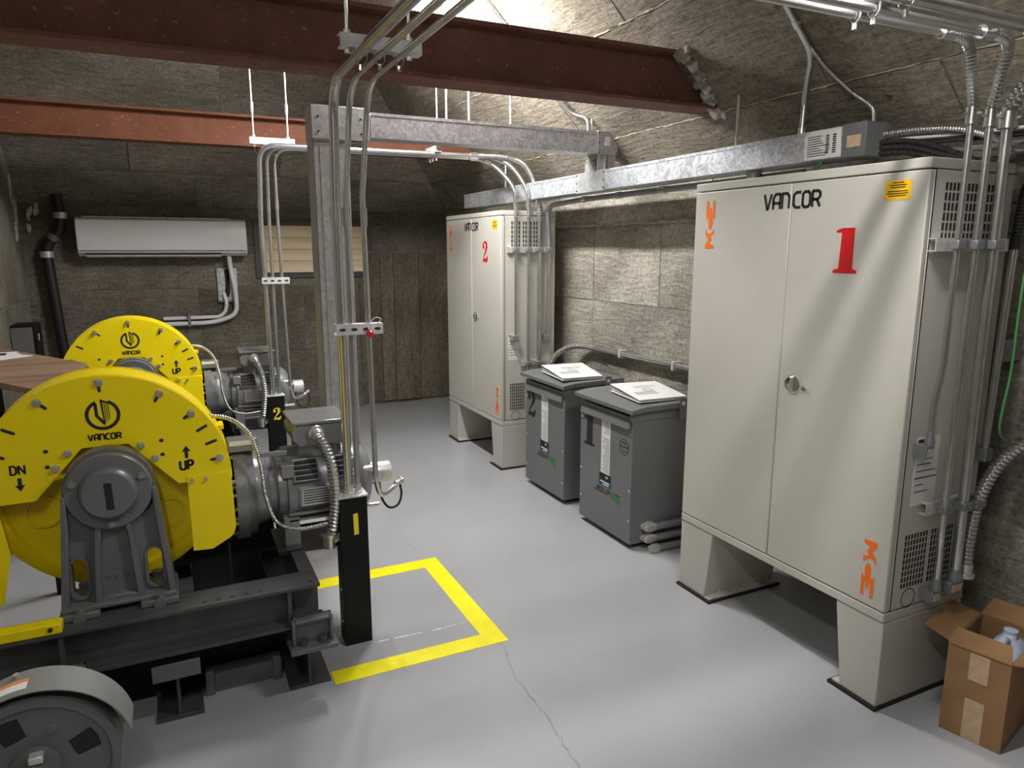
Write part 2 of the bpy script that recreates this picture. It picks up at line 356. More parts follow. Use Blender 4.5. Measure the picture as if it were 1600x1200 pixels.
# lettering: own glyph strokes (height 1)
GL = {'V': ([[(0, 1), (.30, 0), (.36, 0), (.66, 1)]], .66), 'A': ([[(0, 0), (0, .72), (.2, 1), (.62, 1), (.62, 0)], [(0, .38), (.62, .38)]], .62),
 'N': ([[(0, 0), (0, 1), (.42, 1), (.62, .8), (.62, 0)]], .62), 'C': ([[(.58, 1), (.2, 1), (0, .82), (0, .18), (.2, 0), (.58, 0)]], .58),
 'O': ([[(.16, 0), (0, .16), (0, .84), (.16, 1), (.46, 1), (.62, .84), (.62, .16), (.46, 0), (.16, 0)]], .62),
 'R': ([[(0, 0), (0, 1), (.46, 1), (.62, .86), (.62, .62), (.46, .46), (0, .46)], [(.36, .46), (.62, 0)]], .62),
 'U': ([[(0, 1), (0, .15), (.14, 0), (.24, 0)], [(.36, 0), (.46, 0), (.58, .12), (.58, 1)]], .58),
 'P': ([[(0, 0), (0, .4)], [(0, .52), (0, 1), (.4, 1), (.55, .85), (.55, .6), (.4, .45), (.1, .45)]], .55),
 'D': ([[(0, 0), (0, 1), (.34, 1), (.56, .78), (.56, .22), (.34, 0), (0, 0)]], .56),
 'M': ([[(0, 0), (0, 1), (.35, .4), (.7, 1), (.7, 0)]], .7), 'E': ([[(.55, 1), (0, 1), (0, 0), (.55, 0)], [(0, .5), (.48, .5)]], .55),
 'L': ([[(0, 1), (0, 0), (.5, 0)]], .5), 'I': ([[(0, 0), (0, 1)]], .05), '-': ([[(0, .45), (.4, .45)]], .4),
 'n': ([[(0, 0), (0, 1)], [(.04, .92), (.56, .08)], [(.60, 1), (.60, 0)]], .60),
 'G': ([[(.58, .9), (.45, 1), (.15, 1), (0, .85), (0, .15), (.15, 0), (.45, 0), (.58, .15), (.58, .48), (.32, .48)]], .58),
 'T': ([[(0, 1), (.6, 1)], [(.3, 1), (.3, 0)]], .6), 'S': ([[(.56, .9), (.42, 1), (.14, 1), (0, .86), (0, .64), (.14, .5), (.42, .5), (.56, .36), (.56, .14), (.42, 0), (.14, 0), (0, .1)]], .56),
 'W': ([[(0, 1), (.2, 0), (.4, .8), (.6, 0), (.8, 1)]], .8), '0': ([[(.14, 0), (0, .16), (0, .84), (.14, 1), (.4, 1), (.54, .84), (.54, .16), (.4, 0), (.14, 0)]], .54),
 '2': ([[(0, .8), (.12, 1), (.42, 1), (.54, .85), (.54, .62), (0, 0), (.56, 0)]], .56), '6': ([[(.5, 1), (.14, .9), (0, .6), (0, .15), (.14, 0), (.4, 0), (.54, .14), (.54, .4), (.4, .52), (0, .46)]], .54)}
def word(b, txt, h, wd, centre, u, v, n, gap=0.22):
    u, v, n = V(u), V(v), V(n)
    tot = sum((GL[c][1] if c != ' ' else .4) for c in txt) + gap*(len(txt)-1); x = -tot/2
    for c in txt:
        if c == ' ': x += .4+gap; continue
        for st in GL[c][0]:
            b.stroke([(a+x, q-.5) for a, q in st], wd, centre, u*h, v*h, n)
        x += GL[c][1]+gap
    return b
def ell(cx, cy, rx, ry, n=24, a0=0, a1=2*PI):
    full = abs(a1-a0-2*PI) < 1e-6
    return [(cx+rx*math.cos(a0+(a1-a0)*k/(n if full else n-1)), cy+ry*math.sin(a0+(a1-a0)*k/(n if full else n-1))) for k in range(n)]
def digit1(b, h, o, u, v, n):
    b.prism([(.0, 0), (.62, 0), (.62, .07), (.50, .10), (.50, 1), (.18, 1), (.02, .95), (.02, .90), (.17, .90), (.14, .10), (0, .07)], o, V(u)*h, V(v)*h, n)
def digit2(b, h, o, u, v, n):
    pts = [(.10, .70, .10), (.07, .80, .10), (.14, .91, .09), (.28, .965, .07), (.42, .92, .16), (.49, .80, .22), (.46, .66, .20), (.36, .50, .13), (.22, .34, .08), (.10, .24, .05)]
    n0 = V(n)
    for q, (a, c) in enumerate(zip(pts, pts[1:])):
        n = n0*(1+.04*(q % 2)); dx, dy = c[0]-a[0], c[1]-a[1]; L = math.hypot(dx, dy); px, py = -dy/L/2, dx/L/2
        b.prism([(a[0]+px*a[2], a[1]+py*a[2]), (a[0]-px*a[2], a[1]-py*a[2]), (c[0]-px*c[2], c[1]-py*c[2]), (c[0]+px*c[2], c[1]+py*c[2])], o, V(u)*h, V(v)*h, n)
    b.prism(ell(.13, .72, .10, .09, 14), o, V(u)*h, V(v)*h, n0*1.1)
    b.prism([(.04, .0), (.06, .14), (.16, .22), (.36, .18), (.50, .24), (.60, .34), (.62, .20), (.52, .02), (.38, 0), (.20, .07)], o, V(u)*h, V(v)*h, n0*1.12)
MCE_M = [(0, 0), (1, 0), (1, .08), (.62, .175), (1, .30), (1, .43), (.90, .355), (.70, .31), (.45, .315), (.2, .35), (0, .41), (0, .29), (.40, .285), (.27, .19), (.5, .105), (0, .075)]
MCE_E = [(0, .60), (.1, .65), (.9, .65), (1, .60), (1, 1), (.73, 1), (.73, .76), (.58, .76), (.58, .86), (.40, .86), (.40, .76), (.25, .76), (.25, 1), (0, 1)]
def mce(b, o, u, d, n):
    """o: corner where the M begins, u across, d along"""
    for poly, k in ((MCE_M, 1), (MCE_E, 1), (ell(.47, .55, .25, .15, 24), .8)): b.prism(poly, o, u, d, V(n)*k)
def vlogo(b, c, r, u, v, n):
    u, v = V(u)*r, V(v)*r
    def arc(a0, a1, N): 
        A = [math.radians(a0+(a1-a0)*k/N) for k in range(N+1)]
        b.strip([(math.cos(a), math.sin(a)) for a in A], [(.79*math.cos(a), .79*math.sin(a)) for a in A], c, u, v, n)
    arc(112, 428, 40)
    b.prism([(-.46, .70), (-.28, .78), (-.24, -.02), (.12, -.52), (.10, -.68), (-.02, -.62), (-.44, -.06)], c, u, v, n)
    b.prism([(-.10, 1.02), (.02, 1.0), (.12, -.60), (.04, -.62)], c, u, v, n)
    b.prism([(-.10, 1.02), (.36, .82), (.34, .70), (-.08, .90)], c, u, v, n)
    for k in range(3):
        x = .10+.11*k; b.prism([(x, .80-.05*k), (x+.05, .78-.05*k), (x+.10, -.50+.10*k), (x+.06, -.54+.10*k)], c, u, v, n)

# ------------------------------------------------------------------ the room
XR, YB, XL, YF, ZW, ZC = 2.71, 7.215, -1.06, -1.6, 1.977, 4.0
SLX = XR-(ZC-ZW); SLY = YB-(ZC-ZW)      # where the 45-degree slopes meet the flat ceiling
floor = struct('floor', B().box(XL-.3, XR+.3, YF-.3, YB+.3, -.2, 0), m_floor)
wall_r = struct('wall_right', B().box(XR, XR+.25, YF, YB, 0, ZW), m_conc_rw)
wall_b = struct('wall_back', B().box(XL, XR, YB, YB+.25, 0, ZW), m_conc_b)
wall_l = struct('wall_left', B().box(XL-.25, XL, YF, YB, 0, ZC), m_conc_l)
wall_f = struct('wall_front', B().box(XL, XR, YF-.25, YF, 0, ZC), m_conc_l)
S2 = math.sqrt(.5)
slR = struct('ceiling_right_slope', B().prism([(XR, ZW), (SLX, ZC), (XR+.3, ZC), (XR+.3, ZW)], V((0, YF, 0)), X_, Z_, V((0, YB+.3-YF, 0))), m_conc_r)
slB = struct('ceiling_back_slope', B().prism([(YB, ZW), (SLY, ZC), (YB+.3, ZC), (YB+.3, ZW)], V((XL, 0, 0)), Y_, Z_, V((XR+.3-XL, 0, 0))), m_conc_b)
struct('ceiling', B().box(XL, XR, YF, YB, ZC, ZC+.2), m_conc_b)

# printed form panels, each a slab of its own
def panel(parent, o, u, v, n, m, t=None):
    t = random.uniform(.003, .007) if t is None else t
    B().obox(o, u, v, V(n)*t).build('panel', m, parent, smooth=0)
G = .004
def inset(o, u, v):
    o, u, v = V(o), V(u), V(v); return o+u.normalized()*G+v.normalized()*G, u-u.normalized()*2*G, v-v.normalized()*2*G
# right wall
for z0, z1, cuts in [(0, .62, (-1.6, .2, 1.6, 3.0, 4.35, 5.7, YB)), (.62, 1.25, (-1.6, .4, 2.0, 3.2, 4.30, 5.6, YB)), (1.25, 1.76, (-1.6, .9, 2.4, 3.55, 4.30, 6.0, YB)), (1.76, ZW, (-1.6, 1.0, 3.1, 5.2, YB))]:
    for a, b_ in zip(cuts, cuts[1:]):
        o, u, v = inset((XR, a, z0), (0, b_-a, 0), (0, 0, z1-z0)); panel(wall_r, o, u, v, (-1, 0, 0), m_conc_rw, .022 if z0 == 1.76 else None)
# back wall: boards left, upright planks right of the column
for z0, z1, cuts in [(0, .62, (XL, .6, 1.75)), (.62, 1.25, (XL, -.35, .26, 1.2, 1.75)), (1.25, ZW-.003, (XL, .1, 1.30, 1.9, XR))]:
    for a, b_ in zip(cuts, cuts[1:]):
        zz = 1.60 if (z0 == 1.25 and a >= 1.9) else z0
        o, u, v = inset((a, YB, zz), (b_-a, 0, 0), (0, 0, z1-zz)); panel(wall_b, o, u, v, (0, -1, 0), m_conc_b)
xs = [1.75, 1.97, 2.11, 2.38, XR]
for a, b_ in zip(xs, xs[1:]):
    o, u, v = inset((a, YB, .03), (b_-a, 0, 0), (0, 0, 1.57-.03)); panel(wall_b, o, u, v, (0, -1, 0), m_conc_v, random.uniform(.012, .03))
o, u, v = inset((1.75, YB, 1.25), (.15, 0, 0), (0, 0, .34)); panel(wall_b, o, u, v, (0, -1, 0), m_conc_b)
# left wall
for z0, z1, cuts in [(0, 1.2, (-1.6, 1.5, 3.9, 5.8, YB)), (1.2, 2.4, (-1.6, 2.2, 4.6, 6.3, YB)), (2.4, ZC, (-1.6, 1.5, 4.2, 6.0, YB))]:
    for a, b_ in zip(cuts, cuts[1:]):
        o, u, v = inset((XL, a, z0), (0, b_-a, 0), (0, 0, z1-z0)); panel(wall_l, o, u, v, (1, 0, 0), m_conc_l)
# right slope (rows run along y) with mortar fins along the joints; clipped by the back slope at the hip
nR = V((-S2, 0, -S2)); nB = V((0, -S2, -S2))
rows = [1.977, 2.245, 2.65, 3.05, 3.46, 4.0]
cutR = [(-1.6, .6, 1.70, 3.9, 9), (-1.6, -.2, 2.15, 3.95, 9), (-1.6, .9, 3.0, 5.2, 9), (-1.6, 1.6, 3.6, 9), (-1.6, .5, 3.2, 9)]
for (z0, z1), cuts in zip(zip(rows, rows[1:]), cutR):
    for a, b_ in zip(cuts, cuts[1:]):
        e0, e1 = YB-(z0-ZW), YB-(z1-ZW)
        t = random.uniform(.003, .007)
        B().prism([(a+G, z0+G), (min(b_, e0)-G, z0+G), (min(b_, e1)-G, z1-G), (a+G, z1-G)], V((XR+ZW, 0, 0)), Y_, V((-1, 0, 1)), nR*t).build('panel', m_conc_r, slR, smooth=0)
for (z0, z1), cuts in zip(zip(rows, rows[1:]), [(XL, .3, 1.6, 9), (XL, -.2, 1.0, 9), (XL, .5, 9), (XL, .1, 9), (XL, -.3, 9)]):
    for a, b_ in zip(cuts, cuts[1:]):
        e0, e1 = XR-(z0-ZW), XR-(z1-ZW)
        if a > e1: continue
        t = random.uniform(.003, .007)
        B().prism([(a+G, z0+G), (min(b_, e0)-G, z0+G), (min(b_, e1)-G, z1-G), (a+G, z1-G)], V((0, YB+ZW, 0)), X_, V((0, -1, 1)), nB*t).build('panel', m_conc_b, slB, smooth=0)
def fin(p0, p1, n, parent, r=.0055, m=None):
    p0, p1 = V(p0), V(p1); N = max(4, int((p1-p0).length/.035)); pts = []; rad = []
    for k in range(N+1):
        q = p0.lerp(p1, k/N) + V(n)*random.uniform(0, .004) + V((random.uniform(-.004, .004), random.uniform(-.004, .004), random.uniform(-.003, .003)))
        pts.append(q); rad.append(r*random.uniform(.35, 1.25))
    B().rings(pts, rad, 6).build('mortar_ridge', m or m_fin, parent)
for z, a, b_ in [(2.245, .6, 5.2), (2.65, 1.7, 5.4), (3.05, 2.2, 5.6)]:
    x = XR-(z-ZW); fin((x, a, z), (x, b_, z), nR, slR)
fin((2.46, 1.70, 2.227), (2.62, 1.70, 2.067), nR, slR, .005, m_conc_r)
for z in (1.977, 2.40, 2.85): 
    fin((XL, YB-(z-ZW), z), (XR-(z-ZW)-.02, YB-(z-ZW), z), nB, slB, .006, m_conc_b)
fin((XR, YB, ZW), (XR-1.6, YB-1.6, ZW+1.6), V((0, 0, -1)), slR, .008, m_conc_b)
fin((XR-.022, 2.6, 1.762), (XR-.022, 7.1, 1.762), V((-1, 0, 0)), wall_r, .011)
# rough mortar smears in the left corner and at the beam pocket
def blob_patch(pts, n, m, parent, r):
    for p in pts:
        q = V(p); b = B(); N = 9; u, w_ = frame(V(n)); rim = []
        for k in range(N):
            a = 2*PI*k/N; rr = r*random.uniform(.4, 1.1); rim.append((rr*math.cos(a)*.6, rr*math.sin(a)*1.3))
        b.prism(rim, q, u, w_, V(n)*random.uniform(.006, .016)); b.build('mortar_patch', m, parent, smooth=0)
blob_patch([(XL+.003, 7.05, 1.9), (XL+.003, 7.0, 1.75), (XL+.003, 6.95, 2.1), (XL+.003, 6.6, 2.75), (XL+.003, 6.4, 2.9), (XL+.003, 6.75, 2.65)], (1, 0, 0), m_patch, wall_l, .11)
blob_patch([(-.98, YB-.006, 1.9), (-.99, YB-.006, 1.78), (-.93, YB-.006, 1.93)], (0, -1, 0), m_patch, wall_b, .05)
# floor: cracks, scuffs
def crack(pts, wd):
    pts = [V(p) for p in pts]; b = B(); P = []
    for a, c in zip(pts, pts[1:]):
        for k in range(8): P.append(a.lerp(c, k/8)+V((random.uniform(-.009, .009), random.uniform(-.009, .009), 0)))
    P.append(pts[-1])
    for a, c in zip(P, P[1:]):
        d = (c-a).normalized(); s_ = V((-d.y, d.x, 0))*wd*random.uniform(.15, .7)
        b.quad(a-s_, c-s_, c+s_, a+s_)
    b.v = [V((p.x, p.y, .0012)) for p in b.v]; b.build('crack', m_crack, floor, smooth=0)
crack([at(592, 775, 'z', 0), at(640, 850, 'z', 0), at(660, 868, 'z', 0)], .0022)
crack([at(785, 1003, 'z', 0), at(800, 1050, 'z', 0), at(860, 1130, 'z', 0), at(905, 1200, 'z', 0)], .0028)
crack([at(700, 895, 'z', 0), at(755, 985, 'z', 0)], .0012)
def scuff(px0, py0, px1, py1, wd):
    a, c = at(px0, py0, 'z', 0), at(px1, py1, 'z', 0); b = B(); N = 14
    for k in range(N):
        if random.random() < .25: continue
        p, q = a.lerp(c, k/N), a.lerp(c, (k+.9)/N); d = (q-p).normalized(); s_ = V((-d.y, d.x, 0))*wd*random.uniform(.2, 1)
        b.quad(p-s_, q-s_, q+s_, p+s_)
    b.v = [V((p.x, p.y, .001)) for p in b.v]; b.build('scuff', m_scuff, floor, smooth=0)
scuff(585, 1004, 690, 982, .006); scuff(690, 982, 740, 968, .003)

# yellow painted square on the floor
fm = thing('floor_marking', 'yellow painted open square on the grey floor around the black post', 'floor marking', (.80, 2.9, 0))
for (x0, x1, y0, y1) in [(.45, 1.165, 2.455, 2.545), (1.075, 1.165, 2.545, 3.26), (.42, 1.165, 3.26, 3.355)]:
    B().box(x0, x1, y0, y1, 0, .0016).build('painted_stripe', m_ytape, fm, smooth=0)

# ------------------------------------------------------------------ rusty roof beams
def ibeam(b, x0, x1, yc, z0, h, bf, tf=.016, tw=.012):
    b.box(x0, x1, yc-bf/2, yc+bf/2, z0, z0+tf); b.box(x0, x1, yc-bf/2, yc+bf/2, z0+h-tf, z0+h)
    b.box(x0, x1, yc-tw/2, yc+tw/2, z0+tf, z0+h-tf); return b
def roof_beam(label, yc, z0, h, bf, x1, m):
    t = thing('roof_beam', label, 'beam', (.7, yc, z0), 'rusty steel beams under the roof')
    B().box(XL, x1, yc-bf/2, yc+bf/2, z0, z0+.016).build('bottom_flange', m, t, .002)
    B().box(XL, x1-(h-.016), yc-bf/2, yc+bf/2, z0+h-.016, z0+h).build('top_flange', m, t, .002)
    B().prism([(XL, z0+.016), (x1-.016, z0+.016), (x1-h+.016, z0+h-.016), (XL, z0+h-.016)], V((0, yc-.006, 0)), X_, Z_, V((0, .012, 0))).build('web', m, t, smooth=0)
    return t
bm1 = roof_beam('large dark rusty steel beam crossing nearest, above the column, ending in the sloped concrete', 2.86, 2.255, .235, .16, 2.44, m_rust1)
bm2 = roof_beam('orange rusty steel beam farther back, behind the column head', 5.55, 2.31, .21, .14, 2.39, m_rust2)
# broken mortar round the end of the near beam
for k in range(34):
    z = random.uniform(2.235, 2.50); x = XR-(z-ZW); yy = 2.765+random.uniform(-.03, .02)+(2.5-z)*.10; rr = random.uniform(.012, .03); N = 7
    rim = [(rr*random.uniform(.5, 1.2)*math.cos(2*PI*q/N), rr*random.uniform(.5, 1.3)*math.sin(2*PI*q/N)) for q in range(N)]
    B().prism(rim, V((x, yy, z))+nR*.003, Y_, V((-S2, 0, S2)), nR*random.uniform(.008, .035)).build('mortar_patch', m_fin if k % 3 else m_patch, slR, smooth=0)

# ------------------------------------------------------------------ LED fixtures (two room lights and one added fill light)
def led_fixture(label, x, y, z, L=.62, ax=0, m=None, hw=.042, shroud=0):
    t = thing('led_fixture', label, 'light', (x, y, z), 'LED strip lights under the roof')
    d, w_ = (X_, Y_) if ax == 0 else (Y_, X_); c = V((x, y, z))
    B().obox(c-d*L/2-w_*.045+Z_*.03, d*L, w_*.09, Z_*.045).build('housing', m_white, t, .006)
    prof = [(hw*math.cos(a), -hw*1.2*math.sin(a)+.03) for a in [PI*k/10 for k in range(11)]]
    B().prism(prof, c-d*(L/2-.01), w_, Z_, d*(L-.02)).build('diffuser', m or m_led, t, smooth=40)
    if shroud:  # added unseen skirts that keep the lamp's light off the roof slope
        for s_ in (-1, 1):
            B().obox(c-d*(L/2+.002)+w_*(s_*.046)+Z_*.05, d*(L+.004), w_*(s_*.003), Z_*(-.05-shroud)).build('added_skirt_side', m_foot, t)
            B().obox(c+d*(s_*(L/2+.002))-w_*.046+Z_*.05, w_*.092, d*(s_*.003), Z_*(-.05-shroud)).build('added_skirt_end', m_foot, t)
    for s_ in (-1, 1):
        p = c+d*(s_*L*.35); B().cyl(p+Z_*.075, V((p.x, p.y, min(ZC, ZW+XR-p.x))), .004, seg=8).build('hanger_rod', m_strut, t)
    return t
led_fixture('lit LED strip glaring behind the large rusty beam, beside the three conduits', 1.36, 4.0, 2.85, 1.15, 1)
led_fixture('lit LED strip under the roof just ahead of the viewer, out of the picture', 1.42, 1.24, 2.53, .50, 0, m_led_a, .028, .018)
led_fixture('added fill light shaped as a strip lamp under the roof, out of the picture', -.35, .1, 2.75, 1.15, 1, m_led_fill)  # added fill light to brighten the machine fronts

# ------------------------------------------------------------------ control cabinets
FR = V((0, -1, 0)); NX = V((-1, 0, 0))       # on cabinet fronts: reading direction and outward normal
def slots(b, x0, x1, z0, z1, y, nx, nz, blocks):
    """slotted louvres on a face looking along -y"""
    for (fa, fb) in blocks:
        for i in range(nx):
            for j in range(nz):
                cx = x0+(x1-x0)*(fa+(fb-fa)*(i+.5)/nx); cz = z0+(z1-z0)*(j+.5)/nz
                w_, h_ = (x1-x0)*(fb-fa)/nx*.52, (z1-z0)/nz*.78
                b.box(cx-w_/2, cx+w_/2, y-.0012, y+.001, cz-h_/2, cz+h_/2)
def cabinet(num, x0, y0, y1, h, label):
    D = .43; t = thing('control_cabinet', label, 'cabinet', (x0+D/2, (y0+y1)/2, 0), 'beige controller cabinets along the right wall')
    B().box(x0+.024, x0+D, y0, y1, .372, h-.036).build('body', m_beige, t, .004)
    B().box(x0+.02, x0+.028, y0+.006, y1-.006, .36, h-.03).build('gasket', m_gap, t)
    B().box(x0, x0+D, y0, y1, h-.033, h).build('top_cap', m_beige, t, .004)
    B().box(x0, x0+D, y0, y1, .334, .367).build('plinth_rail', m_beige, t, .003)
    ym = (y0+y1)/2
    dn = B().box(x0, x0+.022, y0+.001, ym-.0022, .371, h-.037).build('door', m_beige, t, .004)
    df = B().box(x0, x0+.022, ym+.0022, y1-.001, .371, h-.037).build('door', m_beige, t, .004)
    # door edge seam on the side
    B().box(x0+.026, x0+.030, y0-.0008, y0+.01, .372, h-.036).build('seam', m_gap, t, smooth=0)
    for s_, ya, yb, yc in ((1, y0, y0+.195, y0+.150), (-1, y1, y1-.215, y1-.180)):
        lg = B().prism([(ya, .012), (ya, .331), (yb, .331), (yc, .012)], V((x0+.003, 0, 0)), Y_, Z_, V((D-.006, 0, 0))).build('leg', m_beige, t, .003)
        B().box(x0-.008, x0+D+.005, min(ya-s_*.006, yc+s_*.045), max(ya-s_*.006, yc+s_*.045), 0, .0115).build('foot_pad', m_rubber, lg)
        B().box(x0+.004, x0+D, min(yc, yc+s_*.035), max(yc, yc+s_*.035), .0116, .018).build('foot_flange', m_beige, lg)
        for xx in (.07, .22, .37):
            B().cyl((x0+xx, yc+s_*.02, .018), (x0+xx, yc+s_*.02, .034), .009, seg=6).cyl((x0+xx, yc+s_*.02, .018), (x0+xx, yc+s_*.02, .048), .0045, seg=8).build('anchor_bolt', m_steel, lg)
    # handle and lock on the nearer door
    hz = 1.095; hy = ym-.068
    hd = B().lathe((x0, hy, hz), NX, [(0, .036), (.003, .036), (.004, .033), (.002, .030), (.0015, .001)], 28, False).build('handle', m_chrome, dn)
    B().box(x0-.009, x0-.0015, hy-.009, hy+.009, hz-.026, hz+.026).build('grip', m_steel, hd, .003)
    B().lathe((x0, hy-.058, hz-.008), NX, [(0, .011), (.005, .010), (.006, .004), (.012, .004), (.012, 0)], 16).build('lock', m_chrome, dn)
    # lettering
    dz = h-1.88
    for door, txt, yc_ in ((df, 'VAN', ym+.072), (dn, 'COR', ym-.072)):
        bb = B(); word(bb, txt, .054, .20, V((x0, yc_, 1.781+dz)), FR, Z_, NX*.0012, .20); bb.build('lettering', m_ink, door, smooth=0)
    bb = B(); hh = .155; oo = V((x0, ym-.212, 1.519+dz))
    (digit1 if num == 1 else digit2)(bb, hh, oo, FR, Z_, NX*.0012); bb.build('number', m_red, dn, smooth=0)
    bb = B(); mce(bb, V((x0, y1-.125, 1.605+dz)), V((0, .052, 0)), V((0, 0, .20)), NX*.0012); bb.build('logo', m_orange, df, smooth=0)
    bb = B(); mce(bb, V((x0, y0+.100, .608)), V((0, -.050, 0)), V((0, 0, -.205)), NX*.0012); bb.build('logo', m_orange, dn, smooth=0)
    st = B().box(x0-.0012, x0, y0+.058, y0+.150, 1.757+dz, 1.817+dz).build('warning_sticker', m_ysticker, dn, smooth=0)
    bb = B()
    for k, (w_, zz) in enumerate([(.04, .052), (.06, .044), (.05, .037), (.07, .025), (.075, .018), (.06, .011)]):
        bb.box(x0-.0018, x0-.0012, y0+.104-w_/2, y0+.104+w_/2, 1.757+dz+zz, 1.757+dz+zz+.003)
    bb.build('print', m_ink, st, smooth=0)
    # side: vents, knockout, papers
    for blk in [(0, .30), (.36, .66), (.70, 1.0)]:
        b = B(); slots(b, x0+.075, x0+.325, h-.255, h-.07, y0, 4, 6, [blk]); b.build('vent', m_gap, t, smooth=0)['kind'] = 'stuff'
    for blk in [(0, .47), (.53, 1)]:
        b = B(); slots(b, x0+.065, x0+.325, .445, .645, y0, 8, 9, [blk]); b.build('vent', m_gap, t, smooth=0)['kind'] = 'stuff'
    b = B(); b.strip(ell(0, 0, .036, .036, 28, 0, 2*PI-.001), ell(0, 0, .0335, .0335, 28, 0, 2*PI-.001), V((x0+.115, y0, .405)), X_, Z_, V((0, -.0012, 0))); b.build('knockout', m_gap, t, smooth=0)
    return t
CX, CY0, CY1 = 2.13, 1.478, 2.557
c1 = cabinet(1, CX, CY0, CY1, 1.88, 'beige steel control cabinet with a large red 1, nearest on the right')
c2 = cabinet(2, 2.12, 4.58, 5.655, 1.868, 'beige steel control cabinet with a red 2, standing in the far right corner')
def paper_tag(parent, x0, x1, z0, z1, y):
    p = B().box(x0, x1, y-.0012, y, z0, z1).build('spec_label', m_paper, parent, smooth=0); b = B()
    H = z1-z0; W = x1-x0
    b.box(x0+W*.05, x0+W*.40, y-.0018, y-.0012, z1-H*.10, z1-H*.03)
    b.box(x0+W*.02, x1-W*.02, y-.0018, y-.0012, z0+H*.40, z0+H*.415)
    for k in range(7):
        zz = z1-H*(.2+.1*k); b.box(x0+W*.08, x0+W*random.uniform(.4, .9), y-.0018, y-.0012, zz, zz+H*.012)
    b.build('print', m_ink, p, smooth=0)
paper_tag(c1, 2.205, 2.325, .745, .985, CY0)
paper_tag(c2, 2.175, 2.255, .815, 1.005, 4.58)

